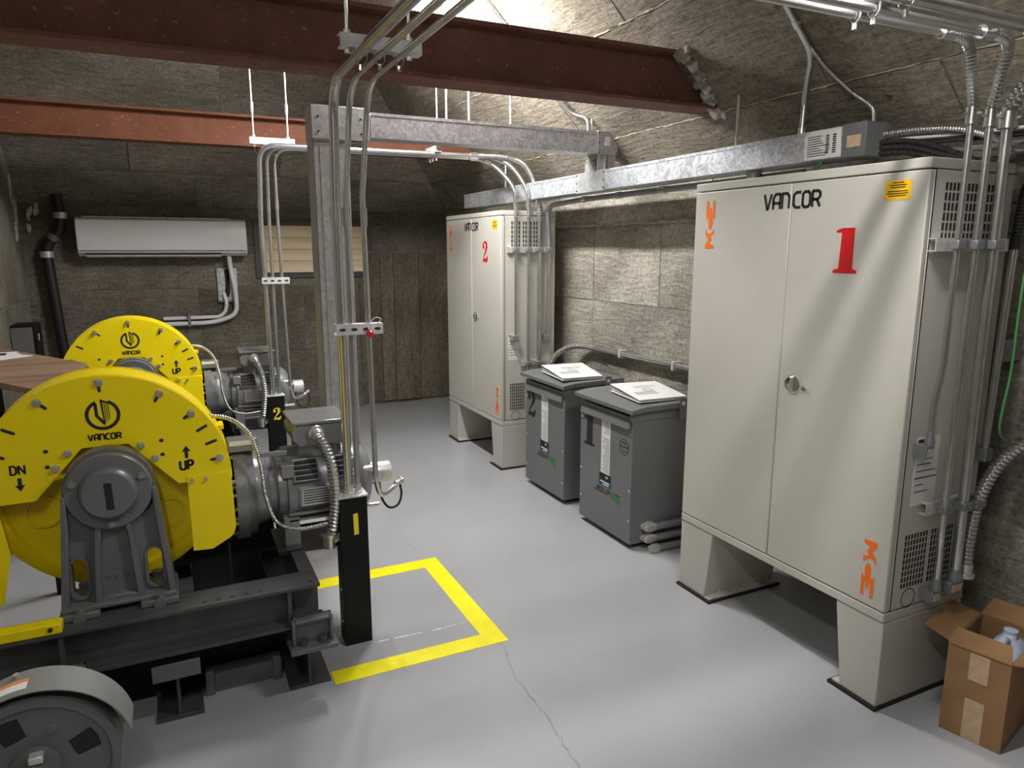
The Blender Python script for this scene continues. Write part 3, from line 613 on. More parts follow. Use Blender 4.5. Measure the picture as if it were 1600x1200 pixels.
# ------------------------------------------------------------------ transformers and binders
def transformer(num, x0, y0, y1, h, label):
    D = .40; x1 = x0+D; t = thing('transformer', label, 'transformer', (x0+D/2, (y0+y1)/2, 0), 'grey dry-type transformers')
    B().box(x0+.05, x1-.03, y0+.04, y1-.04, 0, .03).build('skid', m_rubber, t)
    bd = B().box(x0, x1, y0, y1, .03, h-.055).build('body', m_trafo, t, .003)
    B().box(x0+.03, x1-.01, y0+.012, y1-.012, h-.055, h-.024).build('vent_throat', m_gap, t)
    B().box(x0-.012, x1+.0, y0-.004, y0+.012, h-.075, h-.024).build('side_skirt', m_trafo, t, .001)
    B().prism([(x0-.028, h-.032), (x0-.028, h-.010), (x0+.06, h+.004), (x1+.02, h+.012), (x1+.02, h-.02), (x0+.06, h-.024)], V((0, y0-.028, 0)), X_, Z_, V((0, y1-y0+.056, 0))).build('lid', m_trafo, t, .002)
    # formed lip under the lid
    B().prism([(x0-.004, h-.075), (x0-.016, h-.12), (x0, h-.125)], V((0, y0+.02, 0)), X_, Z_, V((0, y1-y0-.04, 0))).build('drip_lip', m_trafo, t)
    for yy in (y0+.018, y1-.018):
        for zz in (.16, .33, .64) if num == 1 else (.14, .35, .62):
            B().lathe((x0, yy, zz), NX, [(0, .006), (.003, .005), (.004, 0)], 10).build('screw', m_steel, t)
    # lifting ears
    for xx in (x0+.275,):
        e = B().box(xx, xx+.045, y0-.034, y0-.029, h-.085, h+.03).build('lifting_ear', m_trafo, t, .002)
        B().cyl((xx+.022, y0-.0345, h+.003), (xx+.022, y0-.0355, h+.003), .012, seg=16).build('eye_hole', m_scuff, e)
        e = B().box(xx, xx+.045, y1+.029, y1+.034, h-.085, h+.03).build('lifting_ear', m_trafo, t, .002)
    # labels on the front
    yc = (y0+y1)/2-.01
    lb = B().box(x0-.0012, x0, yc-.044, yc+.044, .36, .665).build('spec_label', m_paper, t, smooth=0); b = B()
    for k in range(26):
        zz = .655-k*.0112
        if k in (6, 7): continue
        b.box(x0-.0018, x0-.0012, yc-.036, yc+random.uniform(.0, .036), zz-.004, zz)
    b.build('print', m_grayink, lb, smooth=0)
    B().box(x0-.0014, x0, yc-.03, yc+.03, .668, .705).build('spec_label', m_paper, t, smooth=0)
    nb = B().box(x0-.0014, x0, yc-.058, yc+.058, .322, .358).build('name_label', m_ink, t, smooth=0)
    b = B(); word(b, 'EGP', .012, .16, V((x0-.0014, yc-.02, .340)), FR, Z_, NX*.0005); b.build('print', m_paper, nb, smooth=0)
    nb = B().box(x0-.0014, x0, yc-.062, yc+.062, .286, .320).build('name_label', m_blue, t, smooth=0)
    B().box(x0-.002, x0-.0014, yc-.045, yc+.045, .306, .313).box(x0-.002, x0-.0014, yc-.04, yc+.02, .293, .300).build('print', m_paper, nb, smooth=0)
    b = B(); word(b, 'GREEN LINE', .021, .09, V((x0, yc+.015, .262)), FR, Z_, NX*.0012, .18)
    b.box(x0-.0012, x0, yc-.03, yc+.115, .243, .246); b.box(x0-.0012, x0, yc-.15, yc-.06, .268, .271); b.build('lettering', m_ink, t, smooth=0)
    b = B()
    for k in range(2): b.prism([(-.03+.02*k, -.012), (.0+.02*k, -.012), (.03+.02*k, .018), (.0+.02*k, .018)], V((x0, yc-.085, .255-.008*k)), FR, Z_, NX*.0013)
    b.prism([(0, 0), (.028, .01), (.034, -.018), (.022, -.03), (.004, -.022)], V((x0, yc-.12, .245)), FR, Z_, NX*.0013); b.build('leaf_mark', m_green, t, smooth=0)
    b = B(); (digit1 if num == 1 else digit2)(b, .175 if num == 1 else .18, V((x0, y1-.035 if num == 2 else y1-.045, .485)), FR, Z_, NX*.0012); b.build('number', m_ink, t, smooth=0)
    if num == 1:
        b = B(); c_ = V((x0, y0+.075, .56))
        b.strip(ell(0, 0, .044, .044, 26, 0, 2*PI-.001), ell(0, 0, .041, .041, 26, 0, 2*PI-.001), c_, FR, Z_, NX*.001)
        for k in (-1, 0, 1): b.prism([(k*.026+.010*math.cos(PI/2+q*PI/5)*(1 if q % 2 == 0 else .45), .010*math.sin(PI/2+q*PI/5)*(1 if q % 2 == 0 else .45)) for q in range(10)], c_, FR, Z_, NX*.001)
        for zz in (-.025, .02): b.box(x0-.001, x0, y0+.05, y0+.10, .56+zz, .56+zz+.004)
        b.build('seal_mark', m_ink, t, smooth=0)
    return t
TR1 = (2.14, 2.985, 3.51); TR2 = (2.165, 3.745, 4.28)
transformer(1, *TR1, .79, 'dark grey transformer marked with a black 1, beside the nearest cabinet')
tr2 = transformer(2, *TR2, .785, 'dark grey transformer marked with a black 2, next to the far cabinet')
b = B(); b.strip(ell(0, 0, .026, .026, 24, 0, 2*PI-.001), ell(0, 0, .022, .022, 24, 0, 2*PI-.001), V((2.33, 3.745, .12)), X_, Z_, V((0, -.0012, 0))); b.build('knockout', m_gap, tr2, smooth=0)
GL['K'] = GL['N']
def binder(label, pts, z0, zr):
    """slanted ring binder: front-left, front-right, back-right, back-left corners on the lid; the spine end is thicker"""
    p = [V((a, c, z0)) for a, c in pts]; t = thing('binder', label, 'binder', ((p[0].x+p[2].x)/2, (p[0].y+p[2].y)/2, z0), 'white binders on the transformers')
    cen = sum(p, V())/4
    def slab(zl, zs, th, m, name, shr=1.0, par=None):
        b = B(); q = [cen.lerp(k, shr) for k in p]
        top = [V((k.x, k.y, z0+(zs if i in (2, 3) else zl)+th)) for i, k in enumerate(q)]; bot = [V((k.x, k.y, z0+(zs if i in (2, 3) else zl))) for i, k in enumerate(q)]
        b.v = bot+top; b.f = [(3, 2, 1, 0), (4, 5, 6, 7), (0, 1, 5, 4), (1, 2, 6, 5), (2, 3, 7, 6), (3, 0, 4, 7)]
        return b.build(name, m, par or t, .0015)
    slab(0, 0, .003, m_paper, 'back_cover'); slab(.005, .012, .006, m_paper, 'pages', .95)
    cv = slab(.013, zr-.004, .004, m_paper, 'front_cover')
    u = (p[1]-p[0]).normalized(); sl = V((0, 0, (zr-.017)/((p[3]-p[0]).length))); v = ((p[3]-p[0]).normalized()+sl); nn = u.cross(v).normalized(); 
    if nn.z < 0: nn = -nn
    c0 = (p[0]+p[1]+p[2]+p[3])/4; c0.z = z0+(.013+zr-.004)/2+.0042
    b = B()
    b.strip(ell(0, 0, .034, .034, 24, 0, 2*PI-.001), ell(0, 0, .029, .029, 24, 0, 2*PI-.001), c0, u, v, nn*.0006)
    b.strip(ell(0, 0, .022, .022, 20, 0, 2*PI-.001), ell(0, 0, .016, .016, 20, 0, 2*PI-.001), c0, u, v, nn*.0006)
    for k in range(5): b.prism([(-.11, -.035-.012*k), (.02+.02*random.random(), -.035-.012*k), (.02, -.031-.012*k), (-.11, -.031-.012*k)], c0, u, v, nn*.0006)
    for k in range(4): b.prism([(-.05, .05+.012*k), (.09-.02*random.random(), .05+.012*k), (.09, .0535+.012*k), (-.05, .0535+.012*k)], c0, u, v, nn*.0006)
    b.build('cover_print', m_grayink, cv, smooth=0)
binder('white ring binder on the nearer transformer, beside the near cabinet', [(2.20, 3.02), (2.50, 3.00), (2.535, 3.33), (2.245, 3.37)], .803, .042)
binder('white ring binder on the farther transformer, beside the far cabinet', [(2.17, 3.78), (2.45, 3.76), (2.52, 4.13), (2.22, 4.16)], .798, .042)

# ------------------------------------------------------------------ wireways and column
WX, WZ0, WZ1 = 2.34, 1.945, 2.055
def screws(parent, pts, n, r=.005):
    for p in pts: B().lathe(p, n, [(0, r), (.003, r*.8), (.004, 0)], 8).build('screw', m_gap, parent)
ww = thing('wireway', 'long galvanised wireway above the cabinets, running back along the right wall', 'wireway', (WX+.06, 3.9, WZ0))
bd = B().box(WX, WX+.12, 1.99, 5.80, WZ0, WZ1).build('trough', m_galv, ww, .001)
B().box(WX-.0025, WX, 1.99, 5.80, WZ1-.012, WZ1+.002).build('cover_edge', m_galv, ww)
pl = B().box(WX-.004, WX, 3.62, 3.94, WZ0-.004, WZ1+.004).prism([(-.06, 0), (.06, 0), (.05, .07), (-.05, .07)], V((WX-.004, 3.78, WZ1+.004)), Y_, Z_, V((.004, 0, 0))).build('joint_plate', m_galv2, ww)
screws(pl, [(WX-.004, y, z) for y in (3.63, 3.93) for z in (WZ0+.01, WZ0+.055, WZ1-.01)]+[(WX-.004, y, WZ1+.06) for y in (3.74, 3.82)], NX)
jb = B().box(WX-.004, WX+.13, 1.885, 1.988, WZ0-.006, WZ1+.006).build('end_box', m_foot, ww, .002)
lb = B().box(WX-.0055, WX-.004, 1.905, 1.965, WZ0+.03, WZ0+.072).build('label', m_tape, jb)
ls = B().prism([(0, 0), (.175, .0), (.17, .105), (.03, .108), (.0, .09)], V((WX-.0026, 2.165, WZ0+.003)), FR, Z_, NX*.0008).build('paper_label', m_paper, ww, smooth=0)
b = B()
for k in range(9): b.box(WX-.0040, WX-.0034, 2.14-.07*random.random()-.03, 2.15, WZ0+.015+.009*k, WZ0+.018+.009*k)
for k in range(9): b.box(WX-.0042, WX-.0034, 2.045+random.uniform(0, .004), 2.062, WZ0+.02+.008*k, WZ0+.025+.008*k); b.box(WX-.0042, WX-.0034, 2.015, 2.028+random.uniform(0, .004), WZ0+.02+.008*k, WZ0+.025+.008*k)
b.build('print', m_ink, ls, smooth=0)
for y in (2.50,):
    B().lathe((WX+.06, y, 1.88), Z_, [(0, .034), (.014, .034), (.016, .029), (.045, .029), (.047, .034), (WZ0-1.88, .034)], 20).build('nipple', m_cast, ww)

WY = 3.70
w2 = thing('wireway', 'bright galvanised wireway crossing from the column top to the right wall wireway', 'wireway', (1.6, WY, 2.15))
B().box(.99, 2.335, WY, WY+.12, 2.155, 2.275).build('trough', m_galv, w2, .001)
B().box(.99, 2.335, WY-.0025, WY, 2.262, 2.277).build('cover_edge', m_galv, w2)
eb = B().box(2.335, 2.475, WY-.004, WY+.124, 2.150, 2.28).build('end_box', m_galv2, w2, .001)
screws(eb, [(x, WY-.004, z) for x in (2.345, 2.465) for z in (2.16, 2.215, 2.27)], (0, -1, 0))
B().box(2.385, 2.42, WY-.0055, WY-.004, 2.20, 2.25).build('label', m_paper, eb)
B().box(2.345, 2.46, WY+.005, WY+.115, WZ1+.003, 2.150).build('elbow', m_galv2, w2, .001)
for x in (1.42, 1.55, 1.80): B().cyl((x, WY+.06, 2.275), (x, WY+.06, min(ZC, ZW+XR-x)), .006, seg=8).build('hanger_rod', m_strut, w2)
B().cyl((2.33, WY+.06, 2.28), (2.33, WY+.06, 2.355), .006, seg=8).build('hanger_rod', m_strut, w2)

KX0, KX1 = .70, .875
col = thing('wireway_column', 'tall upright galvanised wireway column standing behind the near motor', 'column', ((KX0+KX1)/2, WY+.08, 0))
B().box(KX0, KX1, WY, WY+.16, 0, 2.29).build('trough', m_galv2, col, .0015)
B().box(KX0-.002, KX0+.004, WY-.003, WY, 0, 2.29).build('cover_seam', m_foot, col); B().box(KX0+.030, KX0+.0315, WY-.002, WY, 0, 2.10).build('cover_seam', m_foot, col)
hd = B().box(KX0-.003, .985, WY-.005, WY+.164, 2.135, 2.293).build('top_fitting', m_galv2, col, .0015)
screws(hd, [(x, WY-.005, z) for x in (KX0+.03, .94) for z in (2.17, 2.24)], (0, -1, 0))
B().box(KX0+.16, .97, WY-.003, WY+.12, 2.118, 2.135).build('fitting_lip', m_foot, hd)
b = B()
for z in (2.118,): b.box(KX0, KX0+.16, WY-.0045, WY-.003, z, z+.003)
b.build('joint_line', m_gap, col, smooth=0)

# ------------------------------------------------------------------ conduit helpers
def tube(name, m, parent, pts, r, bend=.1, seg=12, label=None, cat=None, group=None):
    o = B().rings(rounded(pts, bend) if bend else pts, r, seg).build(name, m, parent)
    return tag(o, label, cat, group)
def flex_path(pts, r, pitch=None):
    pitch = pitch or max(.008, r*.72); q = resample(spline(pts, 12), pitch/3); rad = [r*(1.02, .98, .78)[k % 3] for k in range(len(q))]
    return B().rings(q, rad, 12)
def coupling(parent, p, d, r, L=.04):
    d = V(d).normalized(); p = V(p)
    c = B().rings([p-d*L/2, p+d*L/2], r*1.25, 12).build('coupling', m_emt, parent)
    s_ = frame(d)[0]; B().cyl(p+s_*r*1.2, p+s_*r*1.9, r*.28, seg=6).build('set_screw', m_steel, c)
def connector(parent, p, d, r, L=.035):
    d = V(d).normalized(); p = V(p)
    B().lathe(p, d, [(0, r*1.6), (L*.25, r*1.6), (L*.3, r*1.25), (L, r*1.25)], 12).build('connector', m_steel, parent)
def strut_channel(name, label, a, b_, w_=.041, h_=.041, up=Z_, slot_n=(0, -1, 0), parent=None, cat='bracket', group=None, nslots=0):
    """U-section strut from a to b, with slots on the face that looks along slot_n"""
    a, b_ = V(a), V(b_); d = b_-a; up = V(up); sd = V(slot_n)
    t = parent or thing(name, label, cat, (a+b_)/2, group)
    B().obox(a-up*h_/2, d, up*h_, sd*.003).obox(a-up*h_/2-sd*w_, d, up*.003, sd*w_).obox(a+up*(h_/2-.003)-sd*w_, d, up*.003, sd*w_).build('channel', m_strut, t)
    for k in range(nslots):
        c = a+d*((k+.5)/nslots); e = d.normalized()
        B().prism(ell(0, 0, .013, .006, 14), c+sd*.003, e, up, sd*.0008).build('slot', m_gap, t, smooth=0)
    return t

# ------------------------------------------------------------------ hoist machine
HX, HZ, GY, GR = -.23, .80, 2.68, .39
MY, MZ = 2.95, .645
FRY = V((0, -1, 0))
def hoist(num, label):
    t = thing('hoist_machine', label, 'hoist', (HX, 2.85, .41), 'yellow guarded hoist machines')
    O = V((HX, GY, HZ))
    arcp = [(GR*math.cos(a), GR*math.sin(a)) for a in [math.radians(-2+184*k/48) for k in range(49)]]
    cut = [(-.212, -.012), (-.069, .150), (.069, .150), (.212, -.012)]
    gp = B().prism(arcp+cut, O, X_, Z_, V((0, .004, 0))).build('guard_plate', m_yel, t, .0012)
    A = [math.radians(-2+184*k/56) for k in range(57)]
    b = B(); b.strip([(GR*.999*math.cos(a), GR*.999*math.sin(a)) for a in A], [((GR-.004)*math.cos(a), (GR-.004)*math.sin(a)) for a in A], O+V((0, .03, 0)), X_, Z_, V((0, .15, 0))); b.build('guard_band', m_yel, t)
    b = B(); b.strip([((GR+.004)*math.cos(a), (GR+.004)*math.sin(a)) for a in A], [(.335*math.cos(a), .335*math.sin(a)) for a in A], O+V((0, .18, 0)), X_, Z_, V((0, .004, 0))); b.build('guard_back_plate', m_yel, t)
    b = B(); b.strip([((GR-.002)*math.cos(a), (GR-.002)*math.sin(a)) for a in A], [((GR-.035)*math.cos(a), (GR-.035)*math.sin(a)) for a in A], O+V((0, .026, 0)), X_, Z_, V((0, .004, 0))); b.build('guard_flange', m_yel, t)
    for a in (30, 90, 150):
        a = math.radians(a); c = O+V((.34*math.cos(a), .004, .34*math.sin(a))); B().cyl(c, c+V((0, .176, 0)), .008, seg=10).build('spacer', m_yel, t)
    # bolts in slots, plain slots, holes
    n = FRY*.0008
    def slot_at(x, z, ang, L=.030, wd=.010):
        ca, sa = math.cos(ang), math.sin(ang); pts = ell(L/2, 0, wd/2, wd/2, 9, -PI/2, PI/2)+ell(-L/2, 0, wd/2, wd/2, 9, PI/2, 3*PI/2)
        B().prism([(p*ca-q*sa, p*sa+q*ca) for p, q in pts], V((HX+x, GY, HZ+z)), X_, Z_, n).build('slot', m_gap, gp, smooth=0)
    def bolt_at(x, z, y=GY, r=.0135, par=gp, m=m_steel):
        w_ = B().lathe((HX+x, y, HZ+z), FRY, [(0, r), (.003, r), (.003, r*.4)], 16).build('washer', m, par)
        B().cyl((HX+x, y-.003, HZ+z), (HX+x, y-.013, HZ+z), r*.78, seg=6).cyl((HX+x, y-.013, HZ+z), (HX+x, y-.016, HZ+z), r*.40, seg=10).build('bolt', m, par)
    for (x, z, dx, dz) in [(0, .367, .0, -.024), (-.178, .315, .020, -.018), (.176, .315, -.012, -.022), (.27, .236, -.018, -.012), (.352, .065, -.024, -.004), (-.352, .065, .024, -.004), (-.27, .236, .018, -.012)]:
        if (x, z) != (-.27, .236):
            slot_at(x+dx*.6, z+dz*.6, math.atan2(dz, dx), .026)
            bolt_at(x, z)
    for x, z, a in [(-.264, .229, -28), (.301, .179, 28), (.328, .125, 18), (.347, .005, 4), (-.301, .15, -24)]: slot_at(x, z, math.radians(a), .032)
    for x, z in [(-.109, .139), (-.148, .092), (.106, .140), (.147, .091)]: bolt_at(x, z, r=.0125)
    for x, z in [(-.17, .152), (-.17, .099), (.17, .150), (.17, .10)]:
        B().prism(ell(0, 0, .0075, .0065, 14), V((HX+x, GY, HZ+z)), X_, Z_, n).build('hole', m_gap, gp, smooth=0)
    b = B(); vlogo(b, V((HX+.003, GY, HZ+.258)), .052, X_, Z_, n); b.build('logo', m_ink, gp, smooth=0)
    b = B(); word(b, 'VANCOR', .019, .27, V((HX+.002, GY, HZ+.183)), X_, Z_, n, .26); b.build('lettering', m_ink, gp, smooth=0)
    b = B(); word(b, 'UP', .030, .28, V((HX+.243, GY, HZ+.052)), X_, Z_, n, .24); b.build('lettering', m_ink, gp, smooth=0)
    b = B(); word(b, 'Dn', .028, .22, V((HX-.252, GY, HZ+.100)), X_, Z_, n, .24); b.build('lettering', m_ink, gp, smooth=0)
    arrow = [(-.0055, -.021), (.0055, -.021), (.0055, .004), (.0145, .002), (0, .024), (-.0145, .002), (-.0055, .004)]
    b = B(); b.prism(arrow, V((HX+.245, GY, HZ+.098)), X_, Z_, n); b.build('arrow', m_ink, gp, smooth=0)
    b = B(); b.prism([(x, -z) for x, z in arrow], V((HX-.250, GY, HZ+.052)), X_, Z_, n); b.build('arrow', m_ink, gp, smooth=0)
    for s_, shp in ((1, [(.240, .012), (.386, .012), (.390, -.20), (.381, -.228), (.368, -.240), (.305, -.274), (.241, -.270)]), (-1, [(.322, .012), (.388, .012), (.46, -.10), (.46, -.33), (.335, -.35), (.300, -.18)])):
        fl = B().prism([(s_*x, z) for x, z in shp], O+V((0, -.004, 0)), X_, Z_, V((0, .004, 0))).build('guard_flap', m_yel, t, .001)
        for x in ((.256, .302) if s_ == 1 else (.335, .365)): bolt_at(s_*x, -.006, GY-.004, .007, fl)
    # sheave
    sy = GY+.075
    sh = B().lathe((HX, sy, HZ), Y_, [(.0, .001), (.0, .115), (.022, .120), (.018, .322), (0, .330), (0, .368), (.004, .373), (.012, .372), (.018, .355), (.026, .372), (.034, .355), (.042, .372), (.050, .355), (.058, .372), (.07, .372), (.07, .001)], 64, False).build('sheave', m_yel, t)
    for k in range(6):
        a = 2*PI*(k+.35)/6; c = V((HX+.225*math.cos(a), sy+.0195, HZ+.225*math.sin(a)))
        B().lathe(c, FRY, [(0, .058), (.008, .056), (.008, .048), (.001, .046), (.001, .001)], 24, False).build('sheave_pocket', m_yel, sh)
    # front pedestal (one casting with ribs, two through windows)
    py0, py1, hz = 2.565, 2.66, .823; c0 = HX+.006
    def hw(z): return .136+(.172-.136)*(hz-z)/(hz-.43)
    b = B(); wy = py0+.035; wd = V((0, py1-wy, 0)); WO = V((c0, wy, 0))
    b.prism([(-.074, .43), (.074, .43), (.074, hz), (-.074, hz)], WO, X_, Z_, wd)
    for s_ in (-1, 1):
        def sp(p): return [(s_*x, z) for x, z in p]
        b.prism(sp([(.074, .60), (hw(.60), .60), (hw(hz), hz), (.074, hz)]), WO, X_, Z_, wd)
        b.prism(sp([(.074, .43), (hw(.43), .43), (hw(.462), .462), (.074, .462)]), WO, X_, Z_, wd)
        b.prism(sp([(.074, .462), (.088, .462), (.088, .60), (.074, .60)]), WO, X_, Z_, wd)
        b.prism(sp([(.136, .462), (hw(.462), .462), (hw(.60), .60), (.136, .60)]), WO, X_, Z_, wd)
    b.lathe((c0, wy, hz), Y_, [(0, .136), (py1-wy, .136)], 40)
    pd = b.build('pedestal', m_mach, t)
    for s_ in (-1, 1):
        B().prism([(s_*x, z) for x, z in [(hw(.43)-.024, .43), (hw(.43), .43), (hw(hz), hz), (hw(hz)-.014, hz), (hw(.72)-.02, .72)]], V((c0, py0, 0)), X_, Z_, V((0, .05, 0))).build('edge_rib', m_mach, pd, .006)
        B().prism([(s_*x, z) for x, z in [(.076, .44), (.054, .44), (.046, .60), (.032, .72), (.050, .72), (.066, .60)]], V((c0, py0+.006, 0)), X_, Z_, V((0, .04, 0))).build('rib', m_mach, pd, .006)
        # rounded frame round each window
        cz, cx = .531, s_*.112
        op = ell(cx, cz+.042, .030, .034, 12, 0, PI)+ell(cx, cz-.042, .030, .034, 12, PI, 2*PI); ip = ell(cx, cz+.042, .0225, .026, 12, 0, PI)+ell(cx, cz-.042, .0225, .026, 12, PI, 2*PI)
        bb = B(); bb.strip(op+[op[0]], ip+[ip[0]], V((c0, wy-.008, 0)), X_, Z_, V((0, .03, 0))); bb.build('window_rim', m_mach, pd)
        B().cyl((c0+cx, 2.69, .447), (c0+cx, 2.69, .475), .020, seg=6).build('anchor_nut', m_foot, pd)
    B().prism([(-.062, .44), (.062, .44), (.062, .452), (.03, .462), (-.03, .462), (-.062, .452)], V((c0, py0+.008, 0)), X_, Z_, V((0, .03, 0))).build('arch_rib', m_mach, pd, .003)
    b = B(); word(b, 'STW-063', .016, .14, V((c0+.004, wy, .515)), X_, Z_, FRY*.0015); b.build('cast_lettering', m_mach, pd, smooth=0)
    bs = B().box(c0-.176, c0-.060, py0-.03, py1+.08, .411, .432).box(c0+.060, c0+.176, py0-.03, py1+.08, .411, .432).box(c0-.172, c0+.172, py0-.012, py1+.06, .432, .446).build('foot_flange', m_mach, pd, .003)
    for s_ in (-1, 1):
        B().cyl((c0+s_*.118, py0-.014, .432), (c0+s_*.118, py0-.014, .449), .017, seg=6).build('bolt', m_foot, pd)
        B().cyl((c0+s_*.118, py0-.031, .419), (c0+s_*.118, py0-.040, .419), .019, seg=18).build('bolt', m_foot, pd)
    hc = B().lathe((c0, wy, hz), FRY, [(0, .128), (.028, .128), (.034, .124), (.034, .090), (.040, .086), (.062, .082), (.070, .074), (.071, .001)], 48).build('bearing_cap', m_mach, t)
    for a in (158, 24, 270):
        a = math.radians(a); x, z = .108*math.cos(a), .108*math.sin(a)
        c = V((c0+x, wy-.034, hz+z)); B().lathe(c, FRY, [(0, .0135), (.003, .0135), (.003, .005)], 14).cyl(c, c+FRY*.013, .0105, seg=6).build('bolt', m_motor, hc)
    B().prism([(-.011, -.044), (.011, -.045), (.008, .043), (-.014, .044)], V((c0+.004, wy-.0711, hz-.003)), X_, Z_, n*1.2).build('number_stripe', m_ink, hc, smooth=0)
    # gear housing and rear pedestal behind the sheave
    B().box(HX-.20, HX+.20, GY+.24, GY+.50, .411, .62).lathe((HX, GY+.20, HZ), Y_, [(0, .10), (.03, .18), (.06, .24), (.26, .24), (.30, .20), (.34, .1)], 40).build('gear_housing', m_motor, t)
    B().box(HX+.16, HX+.385, MY-.13, MY+.13, .50, .80).build('gear_neck', m_motor, t, .02)
    # motor
    bx = HX+.385
    mo = B().lathe((bx, MY, MZ), X_, [(0, .14), (.0, .150), (.02, .150)], 40).build('seal_ring', m_black, t)
    mo = B().lathe((bx+.02, MY, MZ), X_, [(0, .10), (0, .192), (.045, .192), (.047, .178), (.075, .178), (.078, .150), (.12, .138), (.13, .128), (.155, .128), (.16, .142), (.19, .146), (.195, .158), (.44, .158), (.445, .148), (.50, .146), (.53, .125), (.545, .09), (.55, .035), (.575, .035), (.575, .001)], 48).build('motor', m_motor, t)
    for k in range(8):
        a = 2*PI*(k+.5)/8; B().cyl((bx+.004, MY+.168*math.cos(a), MZ+.168*math.sin(a)), (bx+.02, MY+.168*math.cos(a), MZ+.168*math.sin(a)), .009, seg=6).build('bolt', m_steel, mo)
    for k in range(4):
        B().cyl((bx-.012, MY-.17, MZ+.09-.055*k), (bx+.02, MY-.17, MZ+.09-.055*k), .008, seg=8).build('stud', m_steel, mo)
    # frame pads, louvres, nameplate
    fy = MY-.150
    for xx in (.235, .375):
        gr = B().obox(V((bx+xx, fy-.006, MZ+.048)), V((.10, 0, 0)), V((0, .045, .085)), V((0, -.012, .006))).build('louvre_plate', m_motor, mo, .003)
        for k in range(4):
            B().obox(V((bx+xx+.008, fy-.0085+.0098*k, MZ+.060+.0185*k)), V((.084, 0, 0)), V((0, .0058, .011)), V((0, -.0125, .0062))).build('louvre', m_gap, gr, smooth=0)
    npl = B().box(bx+.262, bx+.375, fy-.014, fy-.011, MZ-.048, MZ+.022).build('nameplate', m_steel, mo)
    b = B()
    for k in range(6): b.box(bx+.268, bx+.369, fy-.0148, fy-.014, MZ-.040+.0105*k, MZ-.036+.0105*k)
    b.build('print', m_ink, npl, smooth=0)
    B().box(bx+.25, bx+.39, fy-.012, fy+.05, MZ-.055, MZ+.03).build('pad', m_motor, mo, .004)
    for xx in (.19, .43):
        B().box(bx+xx, bx+xx+.05, MY-.155, MY-.10, MZ+.07, MZ+.125).build('lug', m_motor, mo, .004)
        B().box(bx+xx, bx+xx+.06, MY-.15, MY+.15, .412, MZ-.09).build('foot', m_motor, mo, .003)
    for k in range(3): B().box(bx+.21, bx+.45, MY-.16+.01*k, MY-.14, MZ-.085-.028*k, MZ-.076-.028*k).build('fin', m_motor, mo, .001)
    tb = B().prism([(0, 0), (.195, 0), (.195, .088), (0, .088), (-.022, .060), (-.022, .025)], V((bx+.268, MY-.13, MZ+.185)), X_, Z_, V((0, .24, 0))).build('terminal_box', m_motor, t, .006)
    B().box(bx+.242, bx+.470, MY-.138, MY+.118, MZ+.273, MZ+.287).build('lid', m_motor, tb, .004)
    B().box(bx+.27, bx+.42, MY-.10, MY+.10, MZ+.13, MZ+.186).build('box_neck', m_motor, tb, .005)
    B().cyl((bx+.33, MY-.133, MZ+.25), (bx+.33, MY-.146, MZ+.25), .008, seg=6).build('screw', m_steel, tb)
    en = B().lathe((bx+.575, MY, MZ), X_, [(0, .028), (.02, .028), (.022, .045), (.085, .045), (.09, .042), (.09, .001)], 28).build('encoder', m_strut, t)
    for a in (30, 150, 270):
        a = math.radians(a); B().cyl((bx+.555, MY+.05*math.cos(a), MZ+.05*math.sin(a)), (bx+.60, MY+.05*math.cos(a), MZ+.05*math.sin(a)), .006, seg=8).build('standoff', m_steel, en)
    B().cyl((bx+.50, MY-.10, MZ-.11), (bx+.585, MY-.10, MZ-.11), .009, seg=8).build('stub_bolt', m_steel, mo); B().cyl((bx+.50, MY-.12, MZ+.06), (bx+.57, MY-.12, MZ+.06), .012, seg=10).build('stub_bolt', m_steel, mo)
    # brake arm with a scale plate
    ba = B().box(bx+.005, bx+.115, MY-.10, MY-.03, MZ+.185, MZ+.235).build('brake_arm', m_motor, t, .004)
    B().obox(V((bx+.012, MY-.1015, MZ+.212)), V((.09, 0, 0)), V((0, 0, .018)), V((0, -.0012, 0))).build('scale_plate', m_paper, ba, smooth=0)
    B().box(bx+.11, bx+.215, MY-.16, MY-.145, MZ+.170, MZ+.186).build('cable_clip_bar', m_motor, t, .001)
    B().box(bx-.045, bx-.005, GY+.12, GY+.20, HZ+.14, HZ+.155).box(bx-.045, bx-.02, GY+.18, GY+.2, HZ+.02, HZ+.155).build('guard_bracket', m_yel, t, .001)
    return t
GL['3'] = ([[(0, .9), (.14, 1), (.4, 1), (.54, .86), (.54, .64), (.4, .52), (.2, .52)], [(.4, .52), (.54, .38), (.54, .14), (.4, 0), (.14, 0), (0, .1)]], .54)

